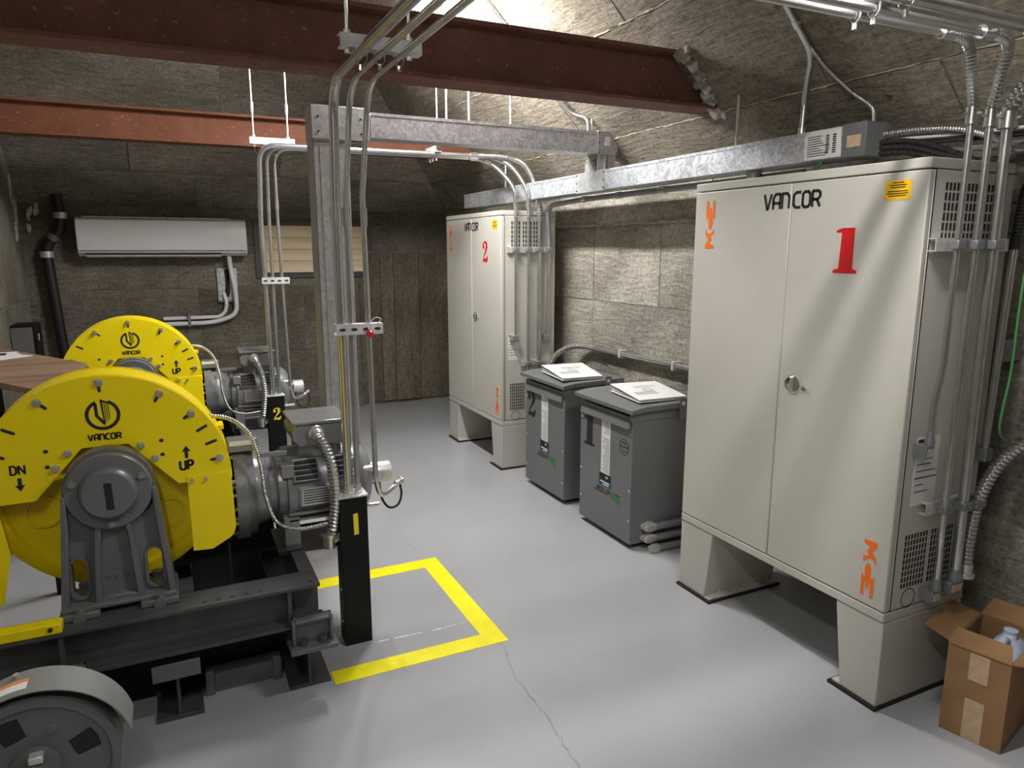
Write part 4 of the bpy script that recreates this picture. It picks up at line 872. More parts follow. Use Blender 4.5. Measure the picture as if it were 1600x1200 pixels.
def base_frame(num, label):
    t = thing('base_frame', label, 'machine base', (-.15, 2.9, 0), 'charcoal steel machine bases')
    def beam_x(x0, x1, yc, w_=.125):
        b = B(); b.box(x0, x1, yc-w_/2, yc+w_/2, .397, .410).box(x0, x1, yc-w_/2, yc+w_/2, .250, .263).box(x0, x1, yc-.006, yc+.006, .263, .397); return b.build('main_beam', m_frame, t, .001)
    fb = beam_x(-.80, .415, 2.535); beam_x(-.42, .360, 3.30)
    for k, x in enumerate([.03, .075, .12, .165, .21, .385]): B().cyl((x, 2.50, .410), (x, 2.50, .4106), .009, seg=14).build('hole', m_gap, fb, smooth=0)
    for x in (-.40, .30): B().box(x, x+.014, 2.48, 2.528, .263, .397).build('stiffener', m_frame, fb)
    b = B(); b.box(.362, .415, 2.60, 3.36, .397, .410).box(.362, .415, 2.60, 3.36, .250, .263).box(.383, .395, 2.60, 3.36, .263, .397); b.build('cross_beam', m_frame, t, .001)
    b = B(); b.box(.32, .68, 2.82, 3.08, .390, .411); b.build('motor_plate', m_frame, t, .002)
    B().box(-.40, .29, 2.672, 2.680, .0, .235).build('shade_backing', m_black, t)  # black sheet standing in for the shade under the machine
    for xc in (-.62, -.075, .365):
        b = B(); w_ = .15; ye = 2.70 if xc < -.5 else 3.44; b.box(xc-w_/2, xc+w_/2, 2.49, ye, .0, .014).box(xc-w_/2, xc+w_/2, 2.49, ye, .186, .20).box(xc-.005, xc+.005, 2.49, ye, .014, .186); b.build('floor_beam', m_frame, t, .001)
        B().box(xc-.07, xc+.07, 2.50, 2.58, .2, .25).build('packer', m_rubber, t); xc > -.5 and B().box(xc-.07, xc+.07, 3.26, 3.36, .2, .25).build('packer', m_rubber, t)
    # isolation brackets in front of the beam
    for xc in (-.40, .375):
        bk = B(); W = .072
        for (x0, x1, z0, z1) in [(-W, -W+.012, .205, .300), (W-.012, W, .205, .300), (-W+.012, W-.012, .288, .300)]: bk.box(xc+x0, xc+x1, 2.425, 2.47, z0, z1)
        bk.box(xc-W, xc+W, 2.45, 2.47, .205, .300); bk.box(xc-W-.012, xc+W+.012, 2.395, 2.47, .187, .205); bk = bk.build('isolation_bracket', m_foot, t, .003)
        for s_ in (-.035, .035): B().cyl((xc+s_, 2.43, .205), (xc+s_, 2.43, .226), .016, seg=8).build('bolt', m_frame, bk)
    B().box(-.150, .0, 2.468, 2.474, .165, .225).build('clip_plate', m_foot, t, .002)
    B().box(.012, .28, 2.60, 2.66, .0, .075).build('grout_channel', m_foot, t)
    for x in (.012, .245): B().box(x, x+.03, 2.585, 2.60, .0, .095).build('cleat', m_foot, t, .002)
    B().box(-.42, .42, 3.44, 3.46, .0, .20).build('rear_plate', m_frame, t)
    return t
def wiring_post(num, label):
    t = thing('wiring_post', label, 'post', (.60, 2.745, 0), 'black wiring posts beside the motors')
    B().box(.545, .655, 2.700, 2.79, 0, .632).build('post_body', m_black, t, .002)
    B().box(.541, .659, 2.697, 2.794, .632, .640).build('top_plate', m_strut, t, .001)
    b = B()
    if num == 1: b.prism([(-.0095, -.045), (.0095, -.043), (.0085, .046), (-.0105, .044)], V((.607, 2.70, .52)), X_, Z_, FRY*.0008)
    else: digit2(b, .085, V((.575, 2.70, .47)), X_, Z_, FRY*.0008)
    b.build('number', m_ymark, t, smooth=0)
    for z in (.10, .24, .58): B().cyl((.545, 2.73, z), (.538, 2.73, z), .006, seg=8).build('screw', m_steel, t)
    kn = B().lathe((.545, 2.745, .47), NX, [(0, .02), (.02, .02), (.022, .026), (.035, .026)], 14).build('conduit_hub', m_cast, t)
    return t

def machine_wiring(num):
    near = 'near' if num == 1 else 'far'
    t = thing('flexible_conduit', f'thick ribbed metal conduit drooping from the {near} motor box to the black post', 'conduit', (.50, 2.78, .45), 'ribbed conduits at the motors')
    p = [V((.486, 2.80, .885)), V((.50, 2.765, .86)), V((.525, 2.73, .78)), V((.535, 2.72, .65)), V((.52, 2.72, .52)), V((.515, 2.735, .485))]
    flex_path(p, .021).build('ribbed_hose', m_flex, t)
    connector(t, p[0]+V((0, .01, .005)), (0.2, -1, -.4), .019)
    B().lathe((.505, 2.74, .425), Z_, [(0, .022), (.04, .026), (.045, .030), (.06, .030)], 14).cyl((.50, 2.745, .44), (.545, 2.745, .46), .018, seg=12).build('elbow_fitting', m_steel, t)
    c = flex_path([V((.08, 2.80, 1.0)), V((.17, 2.76, .985)), V((.235, 2.74, .92)), V((.265, 2.735, .80)), V((.275, 2.735, .68)), V((.31, 2.73, .57)), V((.39, 2.725, .53)), V((.50, 2.72, .535))], .0085, .009).build('armoured_cable', m_flex)
    tag(c, f'thin armoured cable looping in front of the {near} motor flange', 'cable', 'armoured cables at the motors')
    c = B().rings(spline([V((.76, 2.90, .615)), V((.762, 2.88, .55)), V((.79, 2.87, .505)), V((.83, 2.87, .51)), V((.85, 2.88, .55)), V((.845, 2.88, .60))], 8), .005, 8).build('encoder_cable', m_rubber)
    tag(c, f'short black cable loop hanging under the {near} motor encoder', 'cable', 'encoder cables')

for num, dy in ((1, 0), (2, 2.2)):
    OFF = V((0, dy, 0))
    near = 'nearest' if num == 1 else 'farther'
    hoist(num, 'yellow guarded hoist machine with grey motor, nearest the viewer' if num == 1 else 'yellow guarded hoist machine with grey motor, behind the first one near the back wall')
    base_frame(num, f'charcoal steel base frame under the {near} hoist machine')
    wiring_post(num, 'black wiring post with a yellow stripe, inside the painted square' if num == 1 else 'black wiring post with a yellow 2, beside the farther motor')
    machine_wiring(num)
    r = B().cyl((.155-.02, 2.775, .50), (.155-.02, 2.775, 0.0), .006, seg=8).build('hoist_rope', m_rubber)
    tag(r, f'dark steel rope dropping from the {near} sheave through its base frame', 'rope', 'hoist ropes')
OFF = V((0, 0, 0))

# ------------------------------------------------------------------ conduits of the near machine: up, towards the viewer, across to the near cabinet
GC = 'conduits between the near hoist machine and the near cabinet'
def trapeze(label, a, b_, top, nslots=0):
    a, b_ = V(a), V(b_); t = strut_channel('strut_hanger', label, a, b_, cat='hanger', group='strut hangers for the conduits')
    for f in (.1, .86):
        p = a.lerp(b_, f)+V((0, .02, 0)); B().cyl(p+V((0, 0, .02)), V((p.x, p.y, top)), .0055, seg=8).build('hanger_rod', m_strut, t)
        B().cyl(p+V((0, 0, .02)), p+V((0, 0, .034)), .012, seg=6).build('nut', m_strut, t)
        B().cyl(p-V((0, 0, .02)), p-V((0, 0, .034)), .010, seg=6).build('nut', m_strut, t)
    return t
def ubolt(parent, c, r, h, d=(0, 1, 0)):
    """strap hanging under a strut round a conduit running along d"""
    c = V(c); d = V(d); s_ = d.cross(Z_).normalized(); w_ = r+.005
    pts = [c+s_*w_+Z_*h, c+s_*w_]+[c+s_*(w_*math.cos(a))-Z_*(w_*1.2*math.sin(a)) for a in [PI*k/8 for k in range(1, 8)]]+[c-s_*w_, c-s_*w_+Z_*h]
    u = B().rings(pts, .003, 6).build('conduit_strap', m_cast, parent)
    B().cyl(c-Z_*(w_*1.2), c-Z_*(w_*1.2+.016), .006, seg=8).build('strap_bolt', m_steel, u)
def clamp_row(parent, pts, d, n):
    """two-piece strut clamps round conduits, d along the conduit, n away from the wall"""
    for p, r in pts:
        B().obox(V(p)-V(d)*.014-V(n).cross(V(d))*(r+.008)-V(n)*r, V(d)*.028, V(n).cross(V(d))*(2*r+.016), V(n)*(2*r+.006)).build('clamp', m_cast, parent, .003)
runs = [(.595, .0175, 1.27, 2.40, .025), (.658, .0115, 1.36, 2.312, .0165), (.721, .0105, 1.415, 2.22, .0155)]
ZR = 2.20
words = ['thickest of the three conduits rising from the striped black post', 'middle conduit of the three rising by the striped black post', 'rightmost conduit of the three by the striped black post, curling to the encoder']
for k, (x, r, yr, xd, rf) in enumerate(runs):
    x0 = (.590, .628, .685)[k]; yp = (2.735, 2.735, 2.73)[k]
    t = thing('conduit', words[k], 'conduit', (x0, yp, .64), GC)
    if k < 2: up = [V((x0, yp, .642)), V((x0, yp, 1.7))]
    else: up = [V((.845, 2.87, .62)), V((.80, 2.85, .595)), V((.735, 2.78, .60)), V((.705, 2.74, .68)), V((.70, 2.73, .80)), V((.690, yp, 1.7))]
    if k == 2: up = spline(up, 8)
    path = up+rounded([up[-1]+V((0, 0, .1)), V((x, yp-.02, ZR)), V((x, yr, ZR)), V((xd-.16, yr, ZR+.0))], .13, 9)
    B().rings(path, r, 14).build('pipe', m_emt, t)
    coupling(t, V((x0 if k < 2 else .692, yp-.001, 1.72)), Z_, r, .07)
    if k < 2: connector(t, (x0, yp, .640), Z_, r*.9)
    else: connector(t, V((.852, 2.872, .622)), V((-.9, -.3, -.35)), r)
    # flexible drop to the cabinet side
    yd = 1.428
    fp = [V((xd-.18, yr, ZR)), V((xd-.10, yr, ZR)), V((xd-.035, yr+.02, ZR-.02)), V((xd-.004, (yr+yd)/2+.02, ZR-.09)), V((xd, yd, ZR-.17)), V((xd, yd, ZR-.20))]
    flex_path(fp, rf).build('ribbed_hose', m_flex, t)
    for p, d in ((fp[0], X_), (fp[-1], -Z_)):
        B().rings([p-d*.02, p+d*.03], rf*1.18, 14).build('connector', m_emt, t)
        B().cyl(p+FRY*rf, p+FRY*(rf+.014), .004, seg=6).cyl(p+NX*rf, p+NX*(rf+.022), .003, seg=6).build('set_screw', m_steel, t)
    ends = [[V((xd, yd, ZR-.19)), V((xd, yd, .45))], [V((xd, yd, ZR-.19)), V((xd, yd, .62)), V((xd+.02, yd+.01, .56)), V((xd+.02, yd+.01, .445))], [V((xd, yd, ZR-.19)), V((xd, yd, 1.22)), V((xd-.008, yd+.012, 1.12)), V((xd-.008, yd+.012, .98))]][k]
    if k == 0: ends = [V((xd, yd, ZR-.19)), V((xd+.015, yd, .47))]
    B().rings(rounded(ends, .05), (.0165, .0115, .0105)[k], 14).build('drop_pipe', m_emt, t)
    e = ends[-1]; rr = (.0165, .0115, .0105)[k]
    lb = B().lathe(e+V((0, 0, -.012)), Z_, [(0, rr*1.5), (.02, rr*1.5), (.03, rr*1.2), (.045, rr*1.2)], 14).box(e.x-rr*2.6, e.x+rr*1.4, e.y-rr*.9, 1.476, e.z-.055, e.z-.012).build('elbow_fitting', m_cast, t, .004)
    B().box(e.x-rr*2.2, e.x+rr*1.0, e.y-rr*1.15, e.y-rr*.9, e.z-.048, e.z-.02).build('cover', m_steel, lb, .002)
tz = trapeze('short galvanised strut on two rods holding three conduits in front of the near rusty beam', (.545, 2.36, 2.242), (.81, 2.36, 2.242), 3.0)
tr_ = bpy.data.objects
for (x, r, *_a) in runs: ubolt(tz, (x+.012, 2.365, ZR), r, .035)
tz2 = strut_channel('strut_hanger', 'strut with pipe straps near the top right corner', (1.66, 1.26, 2.245), (1.66, 1.46, 2.245), slot_n=(-1, 0, 0), cat='hanger', group='strut hangers for the conduits')
for (x, r, yr, *_a) in runs: ubolt(tz2, (1.675, yr, ZR), r, .03, X_)
B().cyl((1.68, 1.28, 2.26), (1.68, 1.28, 2.95), .0055, seg=8).build('hanger_rod', m_strut, tz2)
B().cyl((1.68, 1.44, 2.26), (1.68, 1.44, 2.95), .0055, seg=8).build('hanger_rod', m_strut, tz2)
# slotted strut across the near conduits, with a red tag
ms = strut_channel('strut_bracket', 'slotted strut strapped across the three near conduits, half way up', (.565, 2.705, 1.30), (.745, 2.705, 1.30), cat='bracket', group='slotted strut brackets on the rising conduits', nslots=4)
B().cyl((.556, 2.71, 1.285), (.566, 2.71, 1.285), .008, seg=6).build('bolt', m_steel, ms)
tag(B().rings([V((.582, 2.712, 1.28)), V((.584, 2.712, .70)), V((.586, 2.712, .65))], .0024, 6).build('pull_string', m_ywire), 'thin yellow pull string running down the thickest near conduit to the black post', 'string')
rt = thing('lockout_tag', 'small red plastic tag with a white string on the slotted strut', 'tag', (.69, 2.70, 1.28))
B().lathe((.69, 2.698, 1.285), (0, -1, -.3), [(0, .013), (.006, .015), (.02, .012), (.022, 0)], 12).build('tag_body', m_redp, rt)
B().rings(spline([V((.69, 2.69, 1.295)), V((.68, 2.68, 1.315)), V((.71, 2.68, 1.345)), V((.735, 2.69, 1.335)), V((.72, 2.70, 1.32))], 8), .0018, 6).build('string', m_paper, rt)
# strut behind the drops at the near cabinet side
cs = strut_channel('strut_bracket', 'upper strut clamping the conduits to the near cabinet side', (2.15, 1.452, 1.615), (2.52, 1.452, 1.615), w_=.024, cat='bracket', group='strut brackets on the cabinet sides')
clamp_row(cs, [((2.22, 1.428, 1.615), .0105), ((2.312, 1.428, 1.615), .0115), ((2.402, 1.428, 1.615), .0165)], Z_, FRY)
cs = strut_channel('strut_bracket', 'lower strut clamping the conduits to the near cabinet side', (2.25, 1.452, .735), (2.50, 1.452, .735), w_=.024, cat='bracket', group='strut brackets on the cabinet sides')
clamp_row(cs, [((2.312, 1.428, .735), .0115), ((2.41, 1.428, .735), .0165), ((2.475, 1.428, .735), .02)], Z_, FRY)
# big ribbed conduit coming in from the right
t = thing('flexible_conduit', 'thick ribbed metal conduit curving in from the right edge to the near cabinet bottom', 'conduit', (2.6, 1.43, .6))
p = [V((2.70, 1.20, 1.02)), V((2.63, 1.30, 1.00)), V((2.545, 1.385, .90)), V((2.49, 1.42, .76)), V((2.475, 1.43, .62)), V((2.472, 1.43, .49))]
flex_path(p, .022).build('ribbed_hose', m_flex, t); connector(t, p[-1]+V((0, 0, -.03)), Z_, .02, .05)
# fourth small conduit with a green wire behind the others
t = thing('conduit', 'dark thin conduit behind the others at the cabinet rear edge with a green wire', 'conduit', (2.55, 1.45, 1.0))
B().rings([V((2.555, 1.45, 1.60)), V((2.535, 1.45, .92))], .0125, 12).build('pipe', m_emt, t)
B().box(2.51, 2.55, 1.43, 1.475, .875, .92).build('elbow_fitting', m_cast, t, .004)
flex_path([V((2.555, 1.45, 1.60)), V((2.565, 1.45, 1.72)), V((2.60, 1.45, 1.82)), V((2.66, 1.40, 1.86))], .016).build('ribbed_hose', m_rubber, t)
B().rings(spline([V((2.66, 1.42, 1.86)), V((2.60, 1.42, 1.70)), V((2.575, 1.42, 1.45)), V((2.575, 1.42, 1.2)), V((2.55, 1.42, 1.0)), V((2.60, 1.42, .94))], 10), .004, 8).build('ground_wire', m_greenw, t)
# strut stub on the right wall
sb = strut_channel('strut_bracket', 'heavy strut arm reaching from the right wall past the near conduits', (2.575, 1.465, 1.255), (2.70, 1.465, 1.255), h_=.078, w_=.05, cat='bracket')
for o_ in sb.children: o_.data.materials[0] = m_cast

# cables and pipe above the near cabinet
t = thing('cable_bundle', 'tangle of black ribbed hoses and wires above the near cabinet at the wireway end', 'cable', (2.5, 1.8, 1.9))
for k in range(3):
    flex_path([V((2.42, 1.89, 1.99-.02*k)), V((2.46, 1.80, 1.985-.02*k)), V((2.50, 1.70, 1.95-.02*k)), V((2.54, 1.60, 1.90))], .011).build('ribbed_hose', m_rubber, t)
flex_path([V((2.44, 1.89, 2.02)), V((2.50, 1.78, 2.025)), V((2.54, 1.66, 2.01)), V((2.55, 1.54, 1.96)), V((2.54, 1.48, 1.90))], .013).build('ribbed_hose', m_flex, t)
for k in range(3):
    B().rings(spline([V((2.46, 1.89, 2.00-.012*k)), V((2.55, 1.70, 2.0-.01*k)), V((2.61, 1.45, 2.00-.012*k)), V((2.635, 1.1, 2.01-.012*k))], 8), .006, 8).build('cable', m_scuff if k == 0 else m_rubber, t)
B().rings(spline([V((2.40, 1.95, 1.95)), V((2.45, 1.85, 1.955)), V((2.50, 1.75, 1.93)), V((2.55, 1.60, 1.89))], 8), .004, 8).build('ground_wire', m_greenw, t)
for k in range(4): B().rings(spline([V((2.40, 2.13, 1.945)), V((2.40+.01*k, 2.16+.01*k, 1.915)), V((2.41, 2.14-.02*k, 1.89)), V((2.42, 2.10+.012*k, 1.885))], 6), .006, 8).build('cable', m_rubber if k else m_greenw, t)
tag(B().rings([V((2.64, .9, 1.93)), V((2.64, 2.1, 1.93))], .02, 14).build('conduit', m_emt), 'horizontal steel conduit on the right wall behind the near cabinet top', 'conduit')
t = thing('conduit', 'dark conduit running under the long wireway and curving down to the far cabinet', 'conduit', (2.46, 3.5, 1.9))
B().rings([V((2.44, 2.25, 1.915)), V((2.44, 4.0, 1.915))]+rounded([V((2.44, 4.02, 1.915)), V((2.44, 4.50, 1.90)), V((2.48, 4.545, 1.70)), V((2.48, 4.545, 1.6))], .25, 10), .016, 12).build('pipe', m_cast, t)
for y in (3.2, 3.62, 4.0): coupling(t, (2.44, y, 1.915), Y_, .016, .05)

# ------------------------------------------------------------------ conduits of the far machine
GF = 'conduits between the far hoist machine and the far cabinet'
W2 = ['thickest of the three conduits rising behind the far motor', 'middle conduit of the three rising behind the far motor', 'rightmost of the three conduits rising behind the far motor']
ZR2 = 2.235
for k in range(3):
    x0 = (.590, .628, .69)[k]; xt = (.580, .632, .685)[k]; r = (.0165, .0115, .0105)[k]; yy = 4.935; yr = (4.80, 4.87, 4.93)[k]
    t = thing('conduit', W2[k], 'conduit', (x0, yy, .64), GF)
    if k < 2: up = [V((x0, yy, .642)), V((xt, yy, 1.7))]
    else: up = spline([V((.845, 5.07, .62)), V((.80, 5.05, .595)), V((.735, 4.98, .60)), V((.705, 4.94, .68)), V((.70, 4.935, .80)), V((xt, yy, 1.7))], 8)
    B().rings(up+rounded([V((xt, yy, 1.8)), V((xt, yr, ZR2)), V((2.02+.03*k, yr, ZR2+.01))], .11, 9), r, 14).build('pipe', m_emt, t)
    coupling(t, (xt, yy, 1.88), Z_, r, .05)
    xd = (2.40, 2.315, 2.215)[k]; fp = [V((2.0+.03*k, yr, ZR2+.01)), V((xd-.12, yr, ZR2+.01)), V((xd-.03, yr-.10, ZR2-.05)), V((xd, 4.60, ZR2-.2)), V((xd, 4.545, ZR2-.33)), V((xd, 4.54, ZR2-.42))]
    rf = (.022, .0165, .0155)[k]; flex_path(fp, rf).build('ribbed_hose', m_flex, t)
    B().rings([fp[0]-X_*.02, fp[0]+X_*.04], rf*1.15, 12).build('connector', m_emt, t)
    zb = (.72, .72, 1.0)[k]; B().rings([fp[-1]+V((0, 0, .01)), V((xd, 4.54, zb))], r, 12).build('drop_pipe', m_emt, t)
    coupling(t, fp[-1], Z_, r, .04)
    if k == 2: B().box(xd-.03, xd+.02, 4.525, 4.579, .955, 1.0).build('elbow_fitting', m_cast, t, .004)
t = thing('conduit', 'short conduit at the rear edge of the far cabinet side', 'conduit', (2.48, 4.545, 1.0), GF)
B().rings([V((2.48, 4.545, 1.62)), V((2.47, 4.545, .99))], .010, 12).build('pipe', m_emt, t); B().box(2.445, 2.49, 4.53, 4.579, .945, .99).build('elbow_fitting', m_cast, t, .004)
tz = trapeze('short white-lit strut on two rods holding the three far conduits', (.53, 4.82, 2.262), (.80, 4.82, 2.262), 4.0)
for x in (.585, .635, .69): ubolt(tz, (x, 4.90, ZR2-.02), .013, .04)
for f in (.1, .86):
    x = .53+.27*f; B().cyl((x, 4.84, 2.43), (x, 4.84, 2.49), .010, seg=8).build('rod_coupling', m_strut, tz)
cs = strut_channel('strut_hanger', 'small strut clamping the far conduits below the bright wireway', (1.72, 4.76, 2.275), (1.72, 4.97, 2.275), slot_n=(-1, 0, 0), cat='hanger', group='strut hangers for the conduits')
for yr in (4.80, 4.87, 4.93): ubolt(cs, (1.735, yr, ZR2+.005), .016, .03, X_)
B().cyl((1.74, 4.79, 2.29), (1.74, 4.79, 2.93), .005, seg=8).build('hanger_rod', m_strut, cs)
strut_channel('strut_bracket', 'slotted strut strapped across the three far conduits, half way up', (.56, 4.91, 1.40), (.735, 4.91, 1.40), group='slotted strut brackets on the rising conduits', nslots=4)
cs = strut_channel('strut_bracket', 'upper strut clamping conduits to the far cabinet side', (2.16, 4.562, 1.60), (2.51, 4.562, 1.60), w_=.018, group='strut brackets on the cabinet sides')
clamp_row(cs, [((2.215, 4.54, 1.60), .012), ((2.315, 4.54, 1.60), .013), ((2.40, 4.54, 1.60), .018), ((2.48, 4.54, 1.60), .012)], Z_, FRY)
cs = strut_channel('strut_bracket', 'lower strut clamping conduits to the far cabinet side behind the binder', (2.27, 4.562, .79), (2.50, 4.562, .79), w_=.018, group='strut brackets on the cabinet sides')
clamp_row(cs, [((2.315, 4.54, .79), .013), ((2.40, 4.54, .79), .018)], Z_, FRY)
# wall conduit over the transformers
t = thing('conduit', 'steel conduit along the right wall above the transformers, ending in a ribbed bend', 'conduit', (2.65, 3.6, .9))
B().rings([V((2.66, 2.75, .93)), V((2.66, 4.15, .925))], .020, 12).build('pipe', m_emt, t)
flex_path([V((2.66, 4.13, .925)), V((2.65, 4.32, .925)), V((2.60, 4.46, .90)), V((2.53, 4.535, .83)), V((2.50, 4.55, .74))], .022).build('ribbed_hose', m_flex, t)
B().rings([V((2.66, 4.10, .925)), V((2.66, 4.17, .925))], .026, 12).build('connector', m_emt, t)
for y in (3.3, 3.85): B().obox(V((2.634, y, .90)), V((.066, 0, 0)), V((0, .02, 0)), V((0, 0, .055))).build('pipe_strap', m_strut, t, .004)
# conduits low beside transformer one
for k, z in enumerate((.125, .06)):
    t = thing('conduit', ('upper' if k == 0 else 'lower')+' short conduit with an oval end fitting at the near transformer base', 'conduit', (2.35, 2.94, z), 'conduits under the transformers')
    B().rings([V((2.29, 2.952, z)), V((2.56, 2.952, z))], .022, 14).build('pipe', m_cast, t)
    lb = B().prism(ell(0, 0, .046, .024, 24), V((2.252, 2.984, z)), X_, Z_, V((0, -.04, 0))).build('elbow_fitting', m_strut, t, .004)
    B().prism(ell(0, 0, .036, .016, 24), V((2.252, 2.944, z)), X_, Z_, V((0, -.004, 0))).build('cover', m_steel, lb, .001)
t = thing('conduit', 'dark conduit lying on the floor between the transformer and the near cabinet', 'conduit', (2.40, 2.90, 0)); B().rings([V((2.24, 2.91, .022)), V((2.58, 2.90, .022))], .020, 14).build('pipe', m_cast, t)
B().lathe((2.24, 2.91, .022), NX, [(-.03, .026), (0, .026), (.004, .021), (.02, .021)], 8).build('connector', m_steel, t)
# conduits on the sloped ceiling
SK = V((-S2, 0, -S2))*.02
def on_slope(x, y): return V((x, y, ZW+XR-x))+SK
t = thing('conduit', 'conduit coming down the sloped ceiling to the long wireway near its end', 'conduit', (2.4, 2.2, 2.1))
B().rings(rounded([on_slope(2.02, 2.14), on_slope(2.33, 2.14), V((2.40, 2.24, 2.22)), V((2.40, 2.245, WZ1))], .05), .013, 12).build('pipe', m_emt, t)
connector(t, (2.40, 2.245, WZ1), Z_, .012); coupling(t, on_slope(2.235, 2.14), (1, 0, -1), .013, .03)
tag(flex_path([on_slope(2.10, 2.155), on_slope(2.33, 2.13), on_slope(2.44, 2.06)+V((0, 0, -.02)), V((2.46, 1.97, 2.13)), V((2.43, 1.93, WZ1+.01))], .0075).build('armoured_cable', m_flex), 'thin armoured cable running down the slope into the long wireway end box', 'cable')
t = thing('conduit', 'conduit bending down the sloped ceiling to the bright wireway by its end box', 'conduit', (2.3, 3.8, 2.3))
B().rings(rounded([on_slope(1.70, 3.88), on_slope(2.28, 3.88), V((2.31, 3.77, 2.36)), V((2.31, 3.76, 2.278))], .06), .012, 12).build('pipe', m_emt, t)
coupling(t, on_slope(1.83, 3.88), (1, 0, -1), .012, .03)
tag(B().rings([V((2.395, 3.71, 2.15)), V((2.395, 3.71, WZ1))], .016, 12).build('conduit_nipple', m_cast), 'short conduit stub joining the two wireways where they cross', 'conduit')
tag(B().cyl((WX+.06, 2.62, WZ1), (WX+.06, 2.62, ZW+XR-WX-.06), .007, seg=8).build('hanger_rod', m_strut), 'threaded rod holding the long wireway near the end of the rusty beam', 'hanger')
tag(B().cyl((WX+.06, 5.1, WZ1), (WX+.06, 5.1, ZW+XR-WX-.06), .006, seg=8).build('hanger_rod', m_strut), 'threaded rod holding the far end of the long wireway', 'hanger')

# ------------------------------------------------------------------ back wall: air conditioner, boards, pipes
ac = thing('air_conditioner', 'white wall-mounted air conditioner on the back wall', 'air conditioner', (.03, 7.1, 1.53))
AX0, AX1 = -.645, .69; prof = [(7.20, 1.545), (7.20, 1.872), (7.06, 1.868), (7.01, 1.845), (6.985, 1.78), (6.985, 1.62), (7.0, 1.575), (7.06, 1.545)]
B().prism([(y, z) for y, z in prof], V((AX0, 0, 0)), Y_, Z_, V((AX1-AX0, 0, 0))).build('case', m_white, ac, .008)
B().box(AX0+.05, AX1-.22, 6.992, 6.999, 1.562, 1.572).build('outlet_gap', m_gap, ac, smooth=0)
B().obox(V((AX0+.06, 7.0, 1.552)), V((AX1-AX0-.28, 0, 0)), V((0, .05, -.012)), V((0, -.004, -.006))).build('air_flap', m_white, ac, .001)
B().box(AX0+.01, AX1-.01, 6.983, 6.9865, 1.590, 1.594).build('panel_seam', m_gap, ac, smooth=0)
for k in range(9): B().box(AX0+.05+.13*k, AX0+.17+.13*k, 7.02, 7.10, 1.866, 1.874).build('grille_panel', m_scuff, ac, smooth=0)
for dx, dz in ((0, 0), (.03, .01), (.03, -.012), (.015, -.02), (.012, .016)): B().cyl((.50+dx, 6.9845, 1.715+dz), (.50+dx, 6.984, 1.715+dz), .0045, seg=8).build('indicator', m_paper, ac, smooth=0)
tag(B().rings(rounded([V((.535, 7.10, 1.56)), V((.545, 7.11, 1.40)), V((.575, 7.13, 1.22)), V((.575, 7.14, 1.0)), V((.40, 7.15, .945)), V((.30, 7.15, .935)), V((-.05, 7.15, .935))], .14, 10), .020, 12).build('refrigerant_line', m_white), 'white insulated pipe curving down from the air conditioner and left', 'pipe', 'white air conditioner pipes')
tag(B().rings(rounded([V((.475, 7.17, 1.20)), V((.495, 7.16, 1.10)), V((.47, 7.17, 1.02)), V((.42, 7.17, .985)), V((-.05, 7.17, .985))], .08, 8), .017, 12).build('refrigerant_line', m_white), 'shorter white insulated pipe leaving the foil patch, above the other', 'pipe', 'white air conditioner pipes')
t = thing('pipe_bracket', 'small dark bracket clamping the two white pipes to the back wall', 'bracket', (.16, 7.17, .96)); B().box(.15, .175, 7.125, 7.2, .905, 1.02).build('clamp', m_cast, t, .004)
t = thing('wall_opening', 'opening patched with silver foil under the air conditioner, pipe coming through', 'wall patch', (.51, 7.2, 1.13))
B().box(.425, .60, 7.185, 7.209, 1.13, 1.43).build('foil', m_galv, t, .002); B().prism([(.49, 1.42), (.535, 1.43), (.53, 1.2), (.515, 1.16), (.485, 1.18), (.495, 1.3)], V((0, 7.1845, 0)), X_, Z_, V((0, -.002, 0))).build('hole', m_gap, t, smooth=0)
B().box(.42, .605, 7.17, 7.21, 1.118, 1.135).build('sill_angle', m_foot, t, .001)
wb = thing('window_boarding', 'opening in the back wall closed with knotty pine boards', 'boarding', (1.3, 7.19, 1.35))
B().box(.775, 1.82, 7.185, 7.209, 1.335, 1.865).build('backing_sheet', m_frame, wb)
for k in range(4): B().box(.865, 1.80, 7.160, 7.184, 1.385+.1105*k, 1.385+.1105*(k+1)-.003).build('pine_board', m_pine, wb, .002)
pp = thing('drain_pipe', 'black iron drain pipe in the left back corner with an offset bend', 'pipe', (-.86, 7.12, 0))
B().rings(rounded([V((-.80, 7.12, 0)), V((-.88, 7.12, 1.55)), V((-.87, 7.12, 1.64)), V((-.765, 7.12, 1.76)), V((-.75, 7.12, 1.88)), V((-.77, 7.14, 2.05))], .05), .042, 16).build('pipe', m_pipe, pp)
for p, d in [((-.88, 7.12, 1.56), (0, 0, 1)), ((-.82, 7.12, 1.70), (.66, 0, .75)), ((-.752, 7.12, 1.88), (0, 0, 1))]:
    d = V(d).normalized(); B().rings([V(p)-d*.025, V(p)+d*.025], .05, 16).build('pipe_coupling', m_foot if d.x > .1 else m_strut, pp)
tag(B().rings([V((XL+.02, 5.55, .9)), V((XL+.02, 5.55, 2.6))], .012, 10).build('conduit', m_emt), 'thin conduit running up the left wall at the picture edge', 'conduit')
eb = thing('electrical_box', 'grey electrical box with black side on the left wall', 'electrical box', (-1.0, 6.35, .78))
B().box(-1.052, -.895, 6.22, 6.50, .78, 1.055).build('case', m_black, eb, .003); B().box(-1.05, -.915, 6.212, 6.22, .785, 1.04).build('door', m_trafo, eb, .002)
B().box(-.895, -.888, 6.30, 6.315, .93, .985).build('latch', m_strut, eb, .002)
